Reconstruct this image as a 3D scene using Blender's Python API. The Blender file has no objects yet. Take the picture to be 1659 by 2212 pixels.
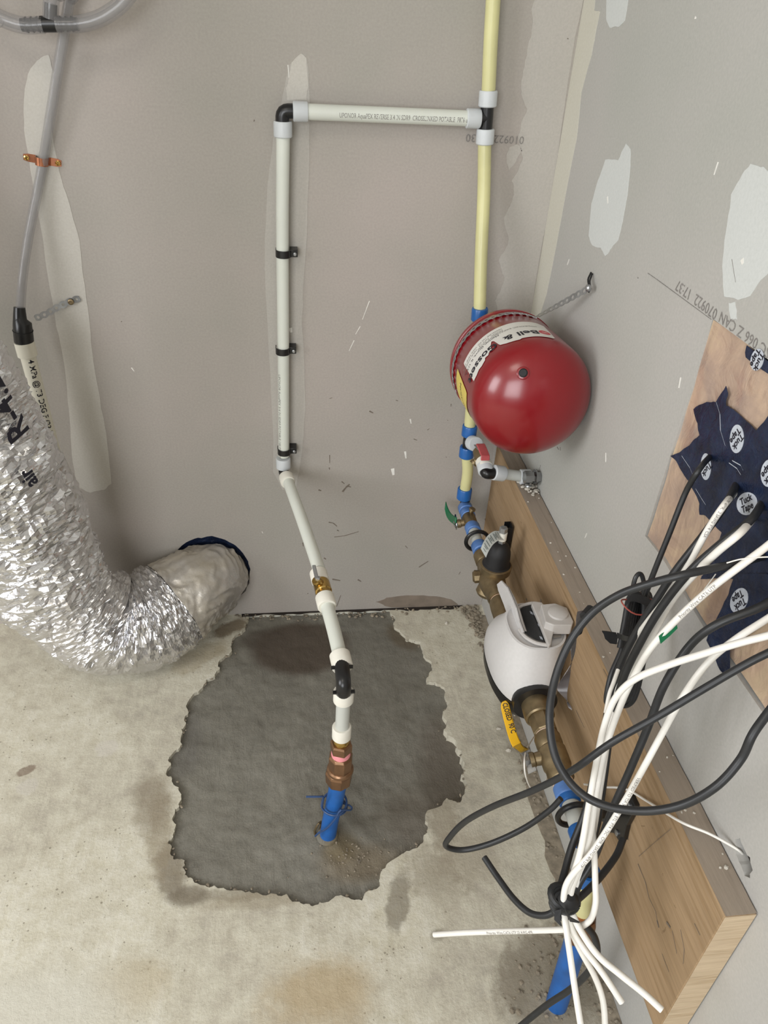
import bpy, bmesh, math, random
from mathutils import Vector, Matrix, noise
from mathutils.geometry import tessellate_polygon
random.seed(7)
V = Vector
SC = bpy.context.scene
COL = SC.collection

# ---------------------------------------------------------------- camera
H = 1.28
YAW, PIT, ROL, FPX = 0.157822086, 0.602103410, 0.0670721962, 1653.38694
CAM = V((-0.38455732, -1.10749777, 1.0)) * H
_f = V((math.sin(YAW)*math.cos(PIT), math.cos(YAW)*math.cos(PIT), -math.sin(PIT)))
_r0 = V((math.cos(YAW), -math.sin(YAW), 0)); _u0 = _r0.cross(_f)
_r = _r0*math.cos(ROL) + _u0*math.sin(ROL); _u = -_r0*math.sin(ROL) + _u0*math.cos(ROL)
cd = bpy.data.cameras.new('camera'); cam = bpy.data.objects.new('camera', cd); COL.objects.link(cam)
cd.sensor_fit = 'HORIZONTAL'; cd.sensor_width = 36.0; cd.lens = FPX/1659*36.0; cd.clip_start = 0.02
M = Matrix((_r, _u, -_f)).transposed().to_4x4(); M.translation = CAM; cam.matrix_world = M
SC.camera = cam

# ---------------------------------------------------------------- world, light, exposure
w = bpy.data.worlds.new('world'); SC.world = w; w.use_nodes = True
w.node_tree.nodes['Background'].inputs[0].default_value = (0.80, 0.90, 1.0, 1)
w.node_tree.nodes['Background'].inputs[1].default_value = 0.6
def area(name, loc, target, sx, sy, power, col):
    l = bpy.data.lights.new(name, 'AREA'); l.shape = 'RECTANGLE'; l.size = sx; l.size_y = sy
    l.energy = power; l.color = col
    o = bpy.data.objects.new(name, l); COL.objects.link(o); o.location = loc
    o.rotation_euler = (V(target)-V(loc)).to_track_quat('-Z', 'Y').to_euler(); return o
area('window_daylight', (-1.55, -3.50, 1.55), (-1.2, 0, 0.9), 1.5, 1.45, 56, (0.96, 0.98, 1.0))
area('side_fill_light', (-2.93, -1.75, 1.55), (0, -1.0, 0.7), 1.1, 1.2, 42, (0.97, 0.98, 1.0))  # fill light added at the left to brighten the right wall
area('ceiling_lamp', (-1.1, -1.7, 2.52), (-1.1, -1.7, 0), 0.6, 0.6, 8, (1.0, 0.93, 0.84))
SC.view_settings.view_transform = 'Standard'; SC.view_settings.look = 'None'
SC.view_settings.gamma = 1.0; SC.view_settings.exposure = 0.0
SC.view_settings.use_curve_mapping = False

# ---------------------------------------------------------------- where a sight line meets a plane of the room
def ray(u, v): return _f + _r*((u-829.5)/FPX) - _u*((v-1106)/FPX)
def px(u, v, x=None, y=None, z=None, d=None):
    r = ray(u, v)
    if d is not None: return CAM + r*d
    if x is not None: return CAM + r*((x-CAM.x)/r.x)
    if y is not None: return CAM + r*((y-CAM.y)/r.y)
    return CAM + r*((z-CAM.z)/r.z)

# ---------------------------------------------------------------- mesh helpers
class G:
    def __init__(s): s.v = []; s.f = []
    def add(s, vs, fs):
        n = len(s.v); s.v += [V(p) for p in vs]; s.f += [[i+n for i in f] for f in fs]; return s
    def tube(s, pts, r, seg=16, cap=True, squash=None):
        pts = [V(p) for p in pts]; n = len(pts)
        rs = [r]*n if isinstance(r, (int, float)) else list(r)
        tans = [(pts[min(i+1, n-1)]-pts[max(i-1, 0)]).normalized() for i in range(n)]
        t0 = tans[0]; ref = V((0, 0, 1)) if abs(t0.z) < .9 else V((1, 0, 0))
        a = t0.cross(ref).normalized(); vs = []
        for i in range(n):
            t = tans[i]; a = (a - t*a.dot(t)).normalized(); b = t.cross(a)
            for k in range(seg):
                w_ = 2*math.pi*k/seg
                vs.append(pts[i] + (a*math.cos(w_)+b*math.sin(w_))*rs[i])
        fs = [[i*seg+k, i*seg+(k+1) % seg, (i+1)*seg+(k+1) % seg, (i+1)*seg+k] for i in range(n-1) for k in range(seg)]
        if cap: fs += [list(range(seg))[::-1], [(n-1)*seg+k for k in range(seg)]]
        return s.add(vs, fs)
    def lathe(s, prof, o, ax, seg=32, ph=0.0):     # prof: (distance along the axis, radius)
        o = V(o); ax = V(ax).normalized(); ref = V((0, 0, 1)) if abs(ax.z) < .9 else V((1, 0, 0))
        a = ax.cross(ref).normalized(); b = ax.cross(a); vs = []
        for (t, r) in prof:
            for k in range(seg):
                w_ = 2*math.pi*k/seg+ph; vs.append(o+ax*t+(a*math.cos(w_)+b*math.sin(w_))*max(r, 1e-5))
        n = len(prof)
        fs = [[i*seg+k, i*seg+(k+1) % seg, (i+1)*seg+(k+1) % seg, (i+1)*seg+k] for i in range(n-1) for k in range(seg)]
        fs += [list(range(seg))[::-1], [(n-1)*seg+k for k in range(seg)]]
        return s.add(vs, fs)
    def box(s, c, a, b, h):                        # centre and three half-axis vectors
        c, a, b, h = V(c), V(a), V(b), V(h)
        vs = [c+a*i+b*j+h*k for i in (-1, 1) for j in (-1, 1) for k in (-1, 1)]
        return s.add(vs, [[0, 1, 3, 2], [4, 6, 7, 5], [0, 4, 5, 1], [2, 3, 7, 6], [0, 2, 6, 4], [1, 5, 7, 3]])
    def slab(s, pts, n, holes=()):                 # flat outline given a thickness along vector n
        pts = [V(p) for p in pts]; n = V(n); loops = [pts]+[[V(p) for p in h] for h in holes]
        allp = [p for l in loops for p in l]; N = len(allp)
        tri = tessellate_polygon(loops); vs = allp+[p+n for p in allp]; fs = []
        for t in tri: fs.append(list(t)); fs.append([i+N for i in t][::-1])
        k = 0
        for l in loops:
            m = len(l)
            for i in range(m): fs.append([k+i, k+(i+1) % m, k+(i+1) % m+N, k+i+N])
            k += m
        return s.add(vs, fs)
    def ribbon(s, pts, wid, th=.0006):             # strip: centre points, half-width vectors
        vs = []; n = len(pts)
        for i, p in enumerate(pts):
            p = V(p); w_ = V(wid[i] if isinstance(wid, list) else wid)
            t = (V(pts[min(i+1, n-1)])-V(pts[max(i-1, 0)])).normalized(); nn = t.cross(w_).normalized()*th
            vs += [p-w_, p+w_, p+w_+nn, p-w_+nn]
        fs = [[4*i+k, 4*i+(k+1) % 4, 4*i+4+(k+1) % 4, 4*i+4+k] for i in range(n-1) for k in range(4)]
        fs += [[0, 1, 2, 3], [4*n-1, 4*n-2, 4*n-3, 4*n-4]]
        return s.add(vs, fs)

def smooth(pts, k=8):
    pts = [V(p) for p in pts]; P_ = [pts[0]*2-pts[1]]+pts+[pts[-1]*2-pts[-2]]; out = []
    for i in range(1, len(P_)-2):
        a, b, c, d = P_[i-1:i+3]
        for j in range(k):
            t = j/k
            out.append(((b*2)+(c-a)*t+(a*2-b*5+c*4-d)*t*t+(b*3-a-c*3+d)*t*t*t)*.5)
    out.append(pts[-1]); return out

def link(name, g, m, parent=None, sm=35, bevel=0, loc=None):
    me = bpy.data.meshes.new(name)
    if loc is None:
        if parent is not None:
            off = V(parent.location)
            if parent.parent is not None: off = off + V(parent.parent.location)
        else:
            off = sum(g.v, V((0, 0, 0)))/len(g.v)
    else: off = V(loc)
    me.from_pydata([p-off for p in g.v], [], g.f); me.update()
    bm = bmesh.new(); bm.from_mesh(me); bmesh.ops.recalc_face_normals(bm, faces=bm.faces); bm.to_mesh(me); bm.free()
    if sm:
        me.polygons.foreach_set('use_smooth', [True]*len(me.polygons)); me.set_sharp_from_angle(angle=math.radians(sm))
    if m: me.materials.append(m)
    o = bpy.data.objects.new(name, me); COL.objects.link(o)
    if parent is not None: o.parent = parent
    else: o.location = off
    if bevel:
        b = o.modifiers.new('bevel', 'BEVEL'); b.width = bevel; b.segments = 2; b.limit_method = 'ANGLE'
    return o
def tag(o, label, cat, group=None, kind=None):
    if label: o['label'] = label
    if cat: o['category'] = cat
    if group: o['group'] = group
    if kind: o['kind'] = kind
    return o
def thing(name, label, cat, loc, group=None):
    o = bpy.data.objects.new(name, None); COL.objects.link(o); o.location = V(loc); o.empty_display_size = .02
    return tag(o, label, cat, group)
def plab(o, label): o['label'] = label; return o

# lettering: text curve turned to mesh, every vertex carried onto a surface by fn(a, b)
def text(name, s, size, fn, m, parent, extrude=0, align='LEFT', squeeze=1.0, sub=0.0):
    cu = bpy.data.curves.new('t', 'FONT'); cu.body = s; cu.size = size; cu.align_x = align; cu.align_y = 'CENTER'
    cu.resolution_u = 2; cu.offset = 0.0+sub
    o = bpy.data.objects.new('t', cu); COL.objects.link(o)
    me = bpy.data.meshes.new_from_object(o.evaluated_get(bpy.context.evaluated_depsgraph_get()))
    g = G(); g.add([fn(v.co.x*squeeze, v.co.y) for v in me.vertices], [list(p.vertices) for p in me.polygons])
    bpy.data.objects.remove(o); bpy.data.curves.remove(cu); bpy.data.meshes.remove(me)
    if not g.v: return None
    return link(name, g, m, parent, sm=0)
def flat_fn(o, a, b, n=None, off=.0004):
    o, a, b = V(o), V(a).normalized(), V(b).normalized(); nn = a.cross(b)*off
    return lambda x, y: o+a*x+b*y+nn
def tube_fn(pts, r, face, s0=0.0, flip=False, off=.0003):
    pts = [V(p) for p in pts]; L = [0]
    for i in range(1, len(pts)): L.append(L[-1]+(pts[i]-pts[i-1]).length)
    face = V(face)
    def fn(x, y):
        if flip: x, y = -x, -y
        s = min(max(s0+x, 0), L[-1]-1e-6); i = 0
        while i < len(L)-2 and L[i+1] < s: i += 1
        k = (s-L[i])/(L[i+1]-L[i]); p = pts[i].lerp(pts[i+1], k); t = (pts[i+1]-pts[i]).normalized()
        n = (face-t*face.dot(t)).normalized(); b = n.cross(t); w_ = y/r
        return p+(n*math.cos(w_)+b*math.sin(w_))*(r+off)
    return fn

# ---------------------------------------------------------------- materials
MT = {}
def nodes(name):
    m = bpy.data.materials.new(name); m.use_nodes = True; nt = m.node_tree
    return m, nt, nt.nodes['Principled BSDF']
def N(nt, t, **k):
    n = nt.nodes.new(t)
    for a, b in k.items():
        if a in n.inputs: n.inputs[a].default_value = b
        else: setattr(n, a, b)
    return n
def mathn(nt, op, a, b=None, c=None, clamp=False):
    n = nt.nodes.new('ShaderNodeMath'); n.operation = op; n.use_clamp = clamp
    for i, x in enumerate((a, b, c)):
        if x is None: continue
        if isinstance(x, (int, float)): n.inputs[i].default_value = x
        else: nt.links.new(x, n.inputs[i])
    return n.outputs[0]
def geo_pos(nt): return N(nt, 'ShaderNodeNewGeometry').outputs['Position']
def noise_f(nt, vec, scale, detail=4, rough=.55, dist=0):
    n = N(nt, 'ShaderNodeTexNoise'); n.inputs['Scale'].default_value = scale; n.inputs['Detail'].default_value = detail
    n.inputs['Roughness'].default_value = rough; n.inputs['Distortion'].default_value = dist
    nt.links.new(vec, n.inputs['Vector']); return n.outputs[0]
def ramp(nt, fac, stops):
    r = N(nt, 'ShaderNodeValToRGB'); cr = r.color_ramp
    while len(cr.elements) < len(stops): cr.elements.new(.5)
    for e, (p, c) in zip(cr.elements, stops):
        e.position = p; e.color = (*c, 1) if len(c) == 3 else c
    nt.links.new(fac, r.inputs[0]); return r.outputs[0]
def mixc(nt, fac, a, b, mode='MIX'):
    n = N(nt, 'ShaderNodeMix'); n.data_type = 'RGBA'; n.blend_type = mode
    for s, x in ((0, fac), (6, a), (7, b)):
        if isinstance(x, (int, float)): n.inputs[s].default_value = x
        elif isinstance(x, tuple): n.inputs[s].default_value = (*x, 1) if len(x) == 3 else x
        else: nt.links.new(x, n.inputs[s])
    return n.outputs[2]
def bump(nt, h, strength, dist=.001):
    b = N(nt, 'ShaderNodeBump'); b.inputs['Strength'].default_value = strength; b.inputs['Distance'].default_value = dist
    nt.links.new(h, b.inputs['Height']); return b.outputs[0]
def srgb(r, g, b): return tuple(((c/255+.055)/1.055)**2.4 if c > 10 else c/255/12.92 for c in (r, g, b))
def simple(name, col, rough=.5, metal=0, var=.12, scale=60, bmp=0, bscale=200, alpha=1, coat=0, sss=0, spec=.5):
    m, nt, p = nodes(name); pos = geo_pos(nt); c = srgb(*col)
    nz = noise_f(nt, pos, scale, 5)
    nt.links.new(ramp(nt, nz, [(.3, tuple(x*(1-var) for x in c)), (.7, tuple(min(1, x*(1+var)) for x in c))]), p.inputs['Base Color'])
    rr = N(nt, 'ShaderNodeMapRange'); rr.inputs[3].default_value = max(0.02, rough-.08); rr.inputs[4].default_value = rough+.08
    nt.links.new(nz, rr.inputs[0]); nt.links.new(rr.outputs[0], p.inputs['Roughness'])
    p.inputs['Metallic'].default_value = metal; p.inputs['Alpha'].default_value = alpha
    p.inputs['Coat Weight'].default_value = coat; p.inputs['Specular IOR Level'].default_value = spec
    if sss:
        p.inputs['Subsurface Weight'].default_value = sss; p.inputs['Subsurface Radius'].default_value = (.01, .01, .008)
    if bmp: nt.links.new(bump(nt, noise_f(nt, pos, bscale, 6), bmp), p.inputs['Normal'])
    return m
# soft-edged blob of a stain or paler area at (x, y) on the floor, radii rx, ry, turned by a
def blob(nt, pos, x, y, rx, ry, a=0, soft=.35, rag=.25, rs=14):
    mp = N(nt, 'ShaderNodeMapping'); mp.vector_type = 'TEXTURE'
    mp.inputs['Location'].default_value = (x, y, 0); mp.inputs['Rotation'].default_value = (0, 0, a)
    mp.inputs['Scale'].default_value = (rx, ry, 1000); nt.links.new(pos, mp.inputs['Vector'])
    ln = N(nt, 'ShaderNodeVectorMath'); ln.operation = 'LENGTH'; nt.links.new(mp.outputs[0], ln.inputs[0])
    d = mathn(nt, 'ADD', ln.outputs['Value'], mathn(nt, 'MULTIPLY', mathn(nt, 'SUBTRACT', noise_f(nt, pos, rs, 6, .65), .5), rag*4))
    mr = N(nt, 'ShaderNodeMapRange'); mr.interpolation_type = 'SMOOTHSTEP'
    mr.inputs[1].default_value = 1+soft; mr.inputs[2].default_value = 1-soft
    nt.links.new(d, mr.inputs[0]); return mr.outputs[0]
def drywall(name, c1, c2, bs=.12):
    m, nt, p = nodes(name); pos = geo_pos(nt)
    big = noise_f(nt, pos, 2.2, 3); fine = noise_f(nt, pos, 260, 3)
    c = ramp(nt, big, [(.35, srgb(*c1)), (.68, srgb(*c2))])
    c = mixc(nt, .10, c, ramp(nt, fine, [(.3, (.25, .25, .25)), (.7, (.75, .75, .75))]), 'OVERLAY')
    nt.links.new(c, p.inputs['Base Color']); p.inputs['Roughness'].default_value = .85
    p.inputs['Specular IOR Level'].default_value = .25
    nt.links.new(bump(nt, mathn(nt, 'ADD', mathn(nt, 'MULTIPLY', noise_f(nt, pos, 9, 4), 3.0), fine), bs), p.inputs['Normal'])
    return m
MT['back'] = drywall('drywall_back', (163, 159, 151), (175, 166, 160))
MT['right'] = drywall('drywall_right', (172, 172, 166), (181, 178, 174))
MT['room'] = drywall('drywall_room', (196, 192, 184), (202, 198, 190))
MT['mud'] = drywall('joint_compound', (191, 187, 179), (199, 195, 187), .25)
MT['mud_right'] = drywall('joint_compound_bright', (200, 203, 201), (206, 209, 207), .2)
MT['room_dark'] = simple('darkened_front_wall', (96, 86, 76), .9, var=.4, scale=3)  # unseen front wall made dark for contrast in the foil reflections
MT['mud_dim'] = drywall('joint_compound_thin', (176, 172, 165), (184, 179, 172), .25)
MT['tapecoat'] = drywall('corner_compound', (198, 195, 182), (204, 201, 189), .2)
MT['core'] = simple('gypsum_core', (205, 200, 190), .9, bmp=.4)
MT['scuff'] = simple('scuff', (118, 108, 98), .9)
MT['scratch'] = simple('scratch', (228, 226, 220), .9)
MT['ink'] = simple('print_ink', (132, 128, 124), .8, var=.3, scale=400)
MT['black_ink'] = simple('black_ink', (22, 20, 34), .6)
MT['damp'] = simple('damp_drywall', (128, 116, 104), .7, var=.15, scale=30)

def floor_mat():
    m, nt, p = nodes('old_concrete'); pos = geo_pos(nt)
    a = noise_f(nt, pos, 3.5, 7, .62, .4); b = noise_f(nt, pos, 28, 7, .7); c3 = noise_f(nt, pos, 240, 3)
    c = ramp(nt, a, [(.30, srgb(182, 176, 161)), (.50, srgb(200, 195, 179)), (.70, srgb(213, 209, 194))])
    c = mixc(nt, .45, c, ramp(nt, b, [(.35, (.30, .30, .30)), (.62, (.62, .62, .60))]), 'OVERLAY')
    c = mixc(nt, .12, c, ramp(nt, c3, [(.3, (.2, .2, .2)), (.7, (.8, .8, .8))]), 'OVERLAY')
    # drag marks of the trowel
    mp = N(nt, 'ShaderNodeMapping'); mp.inputs['Scale'].default_value = (70, 6, 1); mp.inputs['Rotation'].default_value = (0, 0, .15)
    nt.links.new(pos, mp.inputs[0]); st = noise_f(nt, mp.outputs[0], 1, 5, .7)
    c = mixc(nt, .22, c, ramp(nt, st, [(.35, (.36, .36, .36)), (.65, (.62, .62, .62))]), 'OVERLAY')
    # flecks of dirt and pits
    vo = N(nt, 'ShaderNodeTexVoronoi'); vo.inputs['Scale'].default_value = 75; nt.links.new(pos, vo.inputs['Vector'])
    fl = mathn(nt, 'MULTIPLY', mathn(nt, 'LESS_THAN', mathn(nt, 'ADD', vo.outputs['Distance'], mathn(nt, 'MULTIPLY', b, .5)), .36), mathn(nt, 'GREATER_THAN', a, .50))
    c = mixc(nt, mathn(nt, 'MULTIPLY', fl, .55), c, srgb(112, 102, 86))
    def st_(u, v, rx, ry, a_, col, k, soft=.35, rag=.25, rs=14):
        nonlocal c
        q = px(u, v, z=0); c = mixc(nt, mathn(nt, 'MULTIPLY', blob(nt, pos, q.x, q.y, rx, ry, a_, soft, rag, rs), k), c, srgb(*col))
    st_(690, 2150, .075, .05, 0, (176, 154, 116), .65, .6, .45, rs=16)
    st_(290, 2130, .05, .035, 0, (178, 162, 128), .5, .6, .45, rs=16)
    st_(60, 2190, .14, .06, 0, (206, 203, 190), .8, .6)  # paler cream area at the near left of the floor
    st_(860, 1950, .018, .055, -.3, (128, 120, 105), .7, .25, .35, 30)
    st_(948, 2022, .014, .010, .4, (134, 126, 110), .6, .4, .45, 40)
    st_(370, 1880, .026, .05, .3, (116, 105, 88), .75, .4, .45, 22)
    st_(345, 1800, .02, .09, .1, (150, 138, 116), .6, .4, .5, 30)
    st_(1010, 1850, .05, .05, 0, (160, 150, 132), .5, .4, .5, 40)
    st_(520, 1930, .10, .012, .0, (120, 110, 92), .5, .4, .5, 40)
    st_(330, 1730, .035, .07, .1, (134, 122, 103), .6, .4)
    st_(405, 1935, .035, .018, 0, (112, 102, 86), .7, .4)
    st_(560, 1945, .09, .014, 0, (150, 138, 116), .5, .4)
    st_(230, 1616, .022, .02, 0, (205, 200, 188), .9, .2, .35, 40)
    st_(60, 1700, .018, .018, 0, (200, 195, 183), .8, .2, .35, 40)
    st_(55, 1665, .016, .01, .4, (120, 100, 84), .7, .2, .35, 40)
    st_(955, 1760, .03, .06, 0, (140, 130, 112), .6, .4, .5, 30)
    st_(940, 1890, .05, .05, 0, (146, 136, 118), .5, .4, .5, 40)
    st_(1190, 2120, .085, .085, 0, (120, 110, 94), .75, .2, .3, 20)
    st_(1120, 1610, .03, .14, .1, (136, 127, 110), .35, .5, .4, 30)
    st_(500, 1355, .05, .02, .6, (112, 96, 72), .8, .3, .4, 30)
    st_(430, 1420, .07, .03, .6, (168, 154, 126), .5, .3, .4, 30)
    nt.links.new(c, p.inputs['Base Color']); p.inputs['Roughness'].default_value = .72
    h = mathn(nt, 'ADD', mathn(nt, 'MULTIPLY', a, 4), mathn(nt, 'ADD', mathn(nt, 'MULTIPLY', b, 2.2), mathn(nt, 'ADD', mathn(nt, 'MULTIPLY', st, .6), mathn(nt, 'MULTIPLY', c3, .4))))
    nt.links.new(bump(nt, h, .55, .0022), p.inputs['Normal'])
    return m
MT['floor'] = floor_mat()
def patch_mat():
    m, nt, p = nodes('fresh_concrete'); pos = geo_pos(nt)
    a = noise_f(nt, pos, 5, 6, .6, .5); b = noise_f(nt, pos, 60, 6, .7); c3 = noise_f(nt, pos, 300, 3)
    c = ramp(nt, a, [(.3, srgb(110, 107, 98)), (.7, srgb(128, 125, 115))])
    c = mixc(nt, .35, c, ramp(nt, b, [(.35, (.36, .36, .36)), (.65, (.62, .62, .62))]), 'OVERLAY')
    c = mixc(nt, .15, c, ramp(nt, c3, [(.3, (.25, .25, .25)), (.7, (.75, .75, .75))]), 'OVERLAY')
    def st_(u, v, rx, ry, a_, col, k, soft=.35, rag=.2, rs=10):
        nonlocal c
        q = px(u, v, z=0); c = mixc(nt, mathn(nt, 'MULTIPLY', blob(nt, pos, q.x, q.y, rx, ry, a_, soft, rag, rs), k), c, srgb(*col))
    st_(650, 1392, .115, .085, .1, (74, 64, 54), .95, .18, .10, 6)
    st_(572, 1378, .05, .035, 0, (78, 69, 60), .7, .35)
    st_(770, 1860, .07, .035, 0, (124, 112, 92), .7, .5)
    st_(735, 1830, .03, .03, 0, (112, 98, 68), .6, .5)
    st_(960, 1650, .05, .12, -.1, (96, 88, 78), .7, .5)
    st_(870, 1370, .03, .05, .5, (92, 82, 66), .8, .3)
    st_(900, 1760, .07, .06, 0, (104, 96, 86), .5, .5)
    st_(400, 1600, .03, .08, 0, (100, 97, 92), .5, .4)
    nt.links.new(c, p.inputs['Base Color']); p.inputs['Roughness'].default_value = .68
    mp = N(nt, 'ShaderNodeMapping'); mp.inputs['Scale'].default_value = (30, 8, 1); mp.inputs['Rotation'].default_value = (0, 0, .6)
    nt.links.new(pos, mp.inputs[0]); tr = mathn(nt, 'MULTIPLY', noise_f(nt, mp.outputs[0], 1.6, 6, .6, .5), noise_f(nt, pos, 6, 3))
    h = mathn(nt, 'ADD', mathn(nt, 'MULTIPLY', tr, 2.4), mathn(nt, 'ADD', mathn(nt, 'MULTIPLY', b, 1.0), mathn(nt, 'MULTIPLY', c3, .4)))
    nt.links.new(bump(nt, h, .6, .003), p.inputs['Normal'])
    return m
MT['patch'] = patch_mat()
MT['rubble'] = simple('crumbled_concrete', (140, 130, 114), .95, var=.35, scale=60, bmp=.6)
MT['chip'] = simple('light_chip', (196, 190, 178), .9, bmp=.3)

def wood(name, base, dark, ax=1, sc=1.0, dusty=0.0, kn=True):
    m, nt, p = nodes(name); pos = geo_pos(nt)
    mp = N(nt, 'ShaderNodeMapping'); s = [26*sc, 26*sc, 26*sc]; s[ax] = 1.3*sc; mp.inputs['Scale'].default_value = s
    nt.links.new(pos, mp.inputs[0])
    wv = noise_f(nt, mp.outputs[0], 2.2, 6, .55, 1.6); fine = noise_f(nt, mp.outputs[0], 14, 4, .6)
    c = ramp(nt, wv, [(.28, srgb(*dark)), (.5, srgb(*base)), (.75, tuple(x*1.12 for x in srgb(*base)))])
    c = mixc(nt, .3, c, ramp(nt, fine, [(.3, (.32, .32, .32)), (.7, (.66, .66, .66))]), 'OVERLAY')
    c = mixc(nt, mathn(nt, 'MULTIPLY', mathn(nt, 'GREATER_THAN', noise_f(nt, pos, 22, 5, .7, 1), .68), .4), c, srgb(88, 66, 42))
    if dusty: c = mixc(nt, mathn(nt, 'MULTIPLY', mathn(nt, 'ADD', noise_f(nt, pos, 18, 6, .7), .25, clamp=True), dusty), c, srgb(150, 140, 129))
    nt.links.new(c, p.inputs['Base Color']); p.inputs['Roughness'].default_value = .7
    p.inputs['Specular IOR Level'].default_value = .3
    nt.links.new(bump(nt, mathn(nt, 'ADD', wv, fine), .3, .0008), p.inputs['Normal']); return m
MT['wood'] = wood('pine_board', (158, 133, 103), (142, 116, 84))
MT['wood_top'] = wood('pine_board_dusty_edge', (156, 141, 124), (132, 117, 100), 1, 1.5, .7)
MT['wood_end'] = wood('pine_end_grain', (196, 176, 148), (180, 157, 126), 0, 1.6)

MT['pex_white'] = simple('white_pex', (214, 217, 208), .38, var=.04, scale=8, sss=.25)
MT['pex_yellow'] = simple('yellowish_pex', (208, 204, 152), .36, var=.08, scale=12, sss=.25)
MT['pex_grey'] = simple('greyish_pex', (192, 194, 188), .4, var=.05, scale=12, sss=.2)
MT['ring_white'] = simple('white_ring', (202, 206, 208), .45, var=.05, scale=40, sss=.15, bmp=.1)
MT['ring_cream'] = simple('cream_ring', (224, 221, 210), .4, var=.05, scale=40, sss=.15)
MT['ring_blue'] = simple('blue_ring', (34, 94, 162), .32, var=.1, scale=60)
MT['ring_paleblue'] = simple('pale_blue_ring', (88, 128, 190), .4, var=.2, scale=50)
MT['black'] = simple('black_plastic', (24, 24, 25), .32, var=.2, scale=50)
MT['black_matte'] = simple('black_matte', (26, 26, 28), .6, var=.25, scale=50, bmp=.2)
MT['cable_black'] = simple('black_cable', (36, 37, 39), .42, var=.15, scale=60)
MT['cable_white'] = simple('white_cable', (232, 229, 222), .4, var=.03, scale=40)
MT['brass'] = simple('brass', (186, 154, 90), .2, 1, .15, 60)
MT['old_brass'] = simple('dull_bronze', (140, 124, 96), .42, .85, .25, 50, bmp=.15)
MT['bronze'] = simple('brown_bronze', (140, 108, 82), .33, .8, .15, 50)
MT['chrome'] = simple('chrome', (165, 166, 168), .14, 1, .1, 50)
MT['zinc'] = simple('zinc', (170, 172, 174), .35, .85, .15, 80)
MT['copper'] = simple('copper', (178, 118, 88), .3, .9, .15, 60)
MT['pink'] = simple('pink_sealing_tape', (238, 150, 158), .5, var=.06)
MT['ptfe'] = simple('ptfe_tape', (232, 204, 184), .5, var=.06)
MT['green'] = simple('green_vinyl', (18, 104, 66), .35, var=.1, scale=60)
MT['red_vinyl'] = simple('faded_red_vinyl', (176, 78, 80), .4, var=.1, scale=60)
MT['yellow'] = simple('yellow_vinyl', (226, 174, 28), .35, var=.05)
MT['hdpe'] = simple('blue_service_pipe', (30, 92, 164), .42, var=.14, scale=40, bmp=.1)
MT['wire_blue'] = simple('blue_tracer_wire', (48, 74, 116), .4, var=.15)
MT['tank'] = simple('red_enamel', (128, 8, 20), .3, var=.05, scale=5, coat=.45)
MT['tank'].node_tree.nodes['Principled BSDF'].inputs['Coat Roughness'].default_value = .16
MT['label'] = simple('paper_label', (222, 220, 214), .4, var=.03)
MT['label_red'] = simple('label_red', (196, 60, 70), .5)
MT['label_yellow'] = simple('yellow_sticker', (222, 200, 96), .4, var=.12, scale=90)
MT['meter'] = simple('meter_shroud', (202, 200, 199), .5, var=.03, scale=200, bmp=.08, bscale=900)
MT['meter_grey'] = simple('meter_module', (186, 182, 178), .5, var=.04, scale=100)
MT['lid_under'] = simple('smoked_lid', (140, 134, 128), .3, var=.1)
MT['glass_dark'] = simple('dark_register_glass', (44, 45, 46), .15, var=.15, scale=40)
MT['pvc'] = simple('white_pvc', (226, 222, 206), .35, var=.04, scale=20)
MT['hose'] = simple('clear_vinyl_hose', (168, 166, 166), .18, var=.08, scale=20, alpha=.36, coat=.3)
MT['painted_void'] = simple('painted_void_shade', (40, 33, 28), .9)  # dark brown puts the shade of holes and gaps into the colour
MT['strip'] = simple('grey_plastic_film', (92, 86, 86), .25, var=.2, alpha=.85)
MT['twine'] = simple('red_tie', (150, 70, 60), .6)
MT['silver_tag'] = simple('silver_tag', (190, 194, 190), .3, .3)
MT['tag_ink'] = simple('tag_ink', (74, 84, 82), .6)
MT['oval'] = simple('tape_oval_white', (190, 196, 206), .35, var=.15, scale=90)
def tape_mat():
    m, nt, p = nodes('navy_sheathing_tape'); pos = geo_pos(nt)
    a = noise_f(nt, pos, 30, 6, .65, .6)
    c = ramp(nt, a, [(.3, srgb(20, 24, 40)), (.55, srgb(28, 40, 66)), (.78, srgb(46, 58, 84))])
    nt.links.new(c, p.inputs['Base Color']); p.inputs['Roughness'].default_value = .3
    nt.links.new(bump(nt, noise_f(nt, pos, 55, 5, .6, 1.5), .7, .004), p.inputs['Normal']); return m
MT['navy'] = tape_mat()
def poly_mat():
    m, nt, p = nodes('vapour_barrier_film'); pos = geo_pos(nt)
    a = noise_f(nt, pos, 9, 5, .6, 1.0)
    mp = N(nt, 'ShaderNodeMapping'); mp.inputs['Scale'].default_value = (1, 22, 5); nt.links.new(pos, mp.inputs[0])
    st = noise_f(nt, mp.outputs[0], 1, 5, .6, .6)
    c = ramp(nt, a, [(.3, srgb(160, 142, 132)), (.5, srgb(186, 163, 144)), (.7, srgb(204, 184, 154))])
    c = mixc(nt, .7, c, ramp(nt, st, [(.33, (.34, .31, .32)), (.65, (.64, .62, .58))]), 'OVERLAY')
    nt.links.new(c, p.inputs['Base Color']); p.inputs['Roughness'].default_value = .22; p.inputs['Coat Weight'].default_value = .5
    nt.links.new(bump(nt, noise_f(nt, pos, 22, 4, .5, 1.5), .6, .006), p.inputs['Normal']); return m
MT['film'] = poly_mat()
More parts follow.
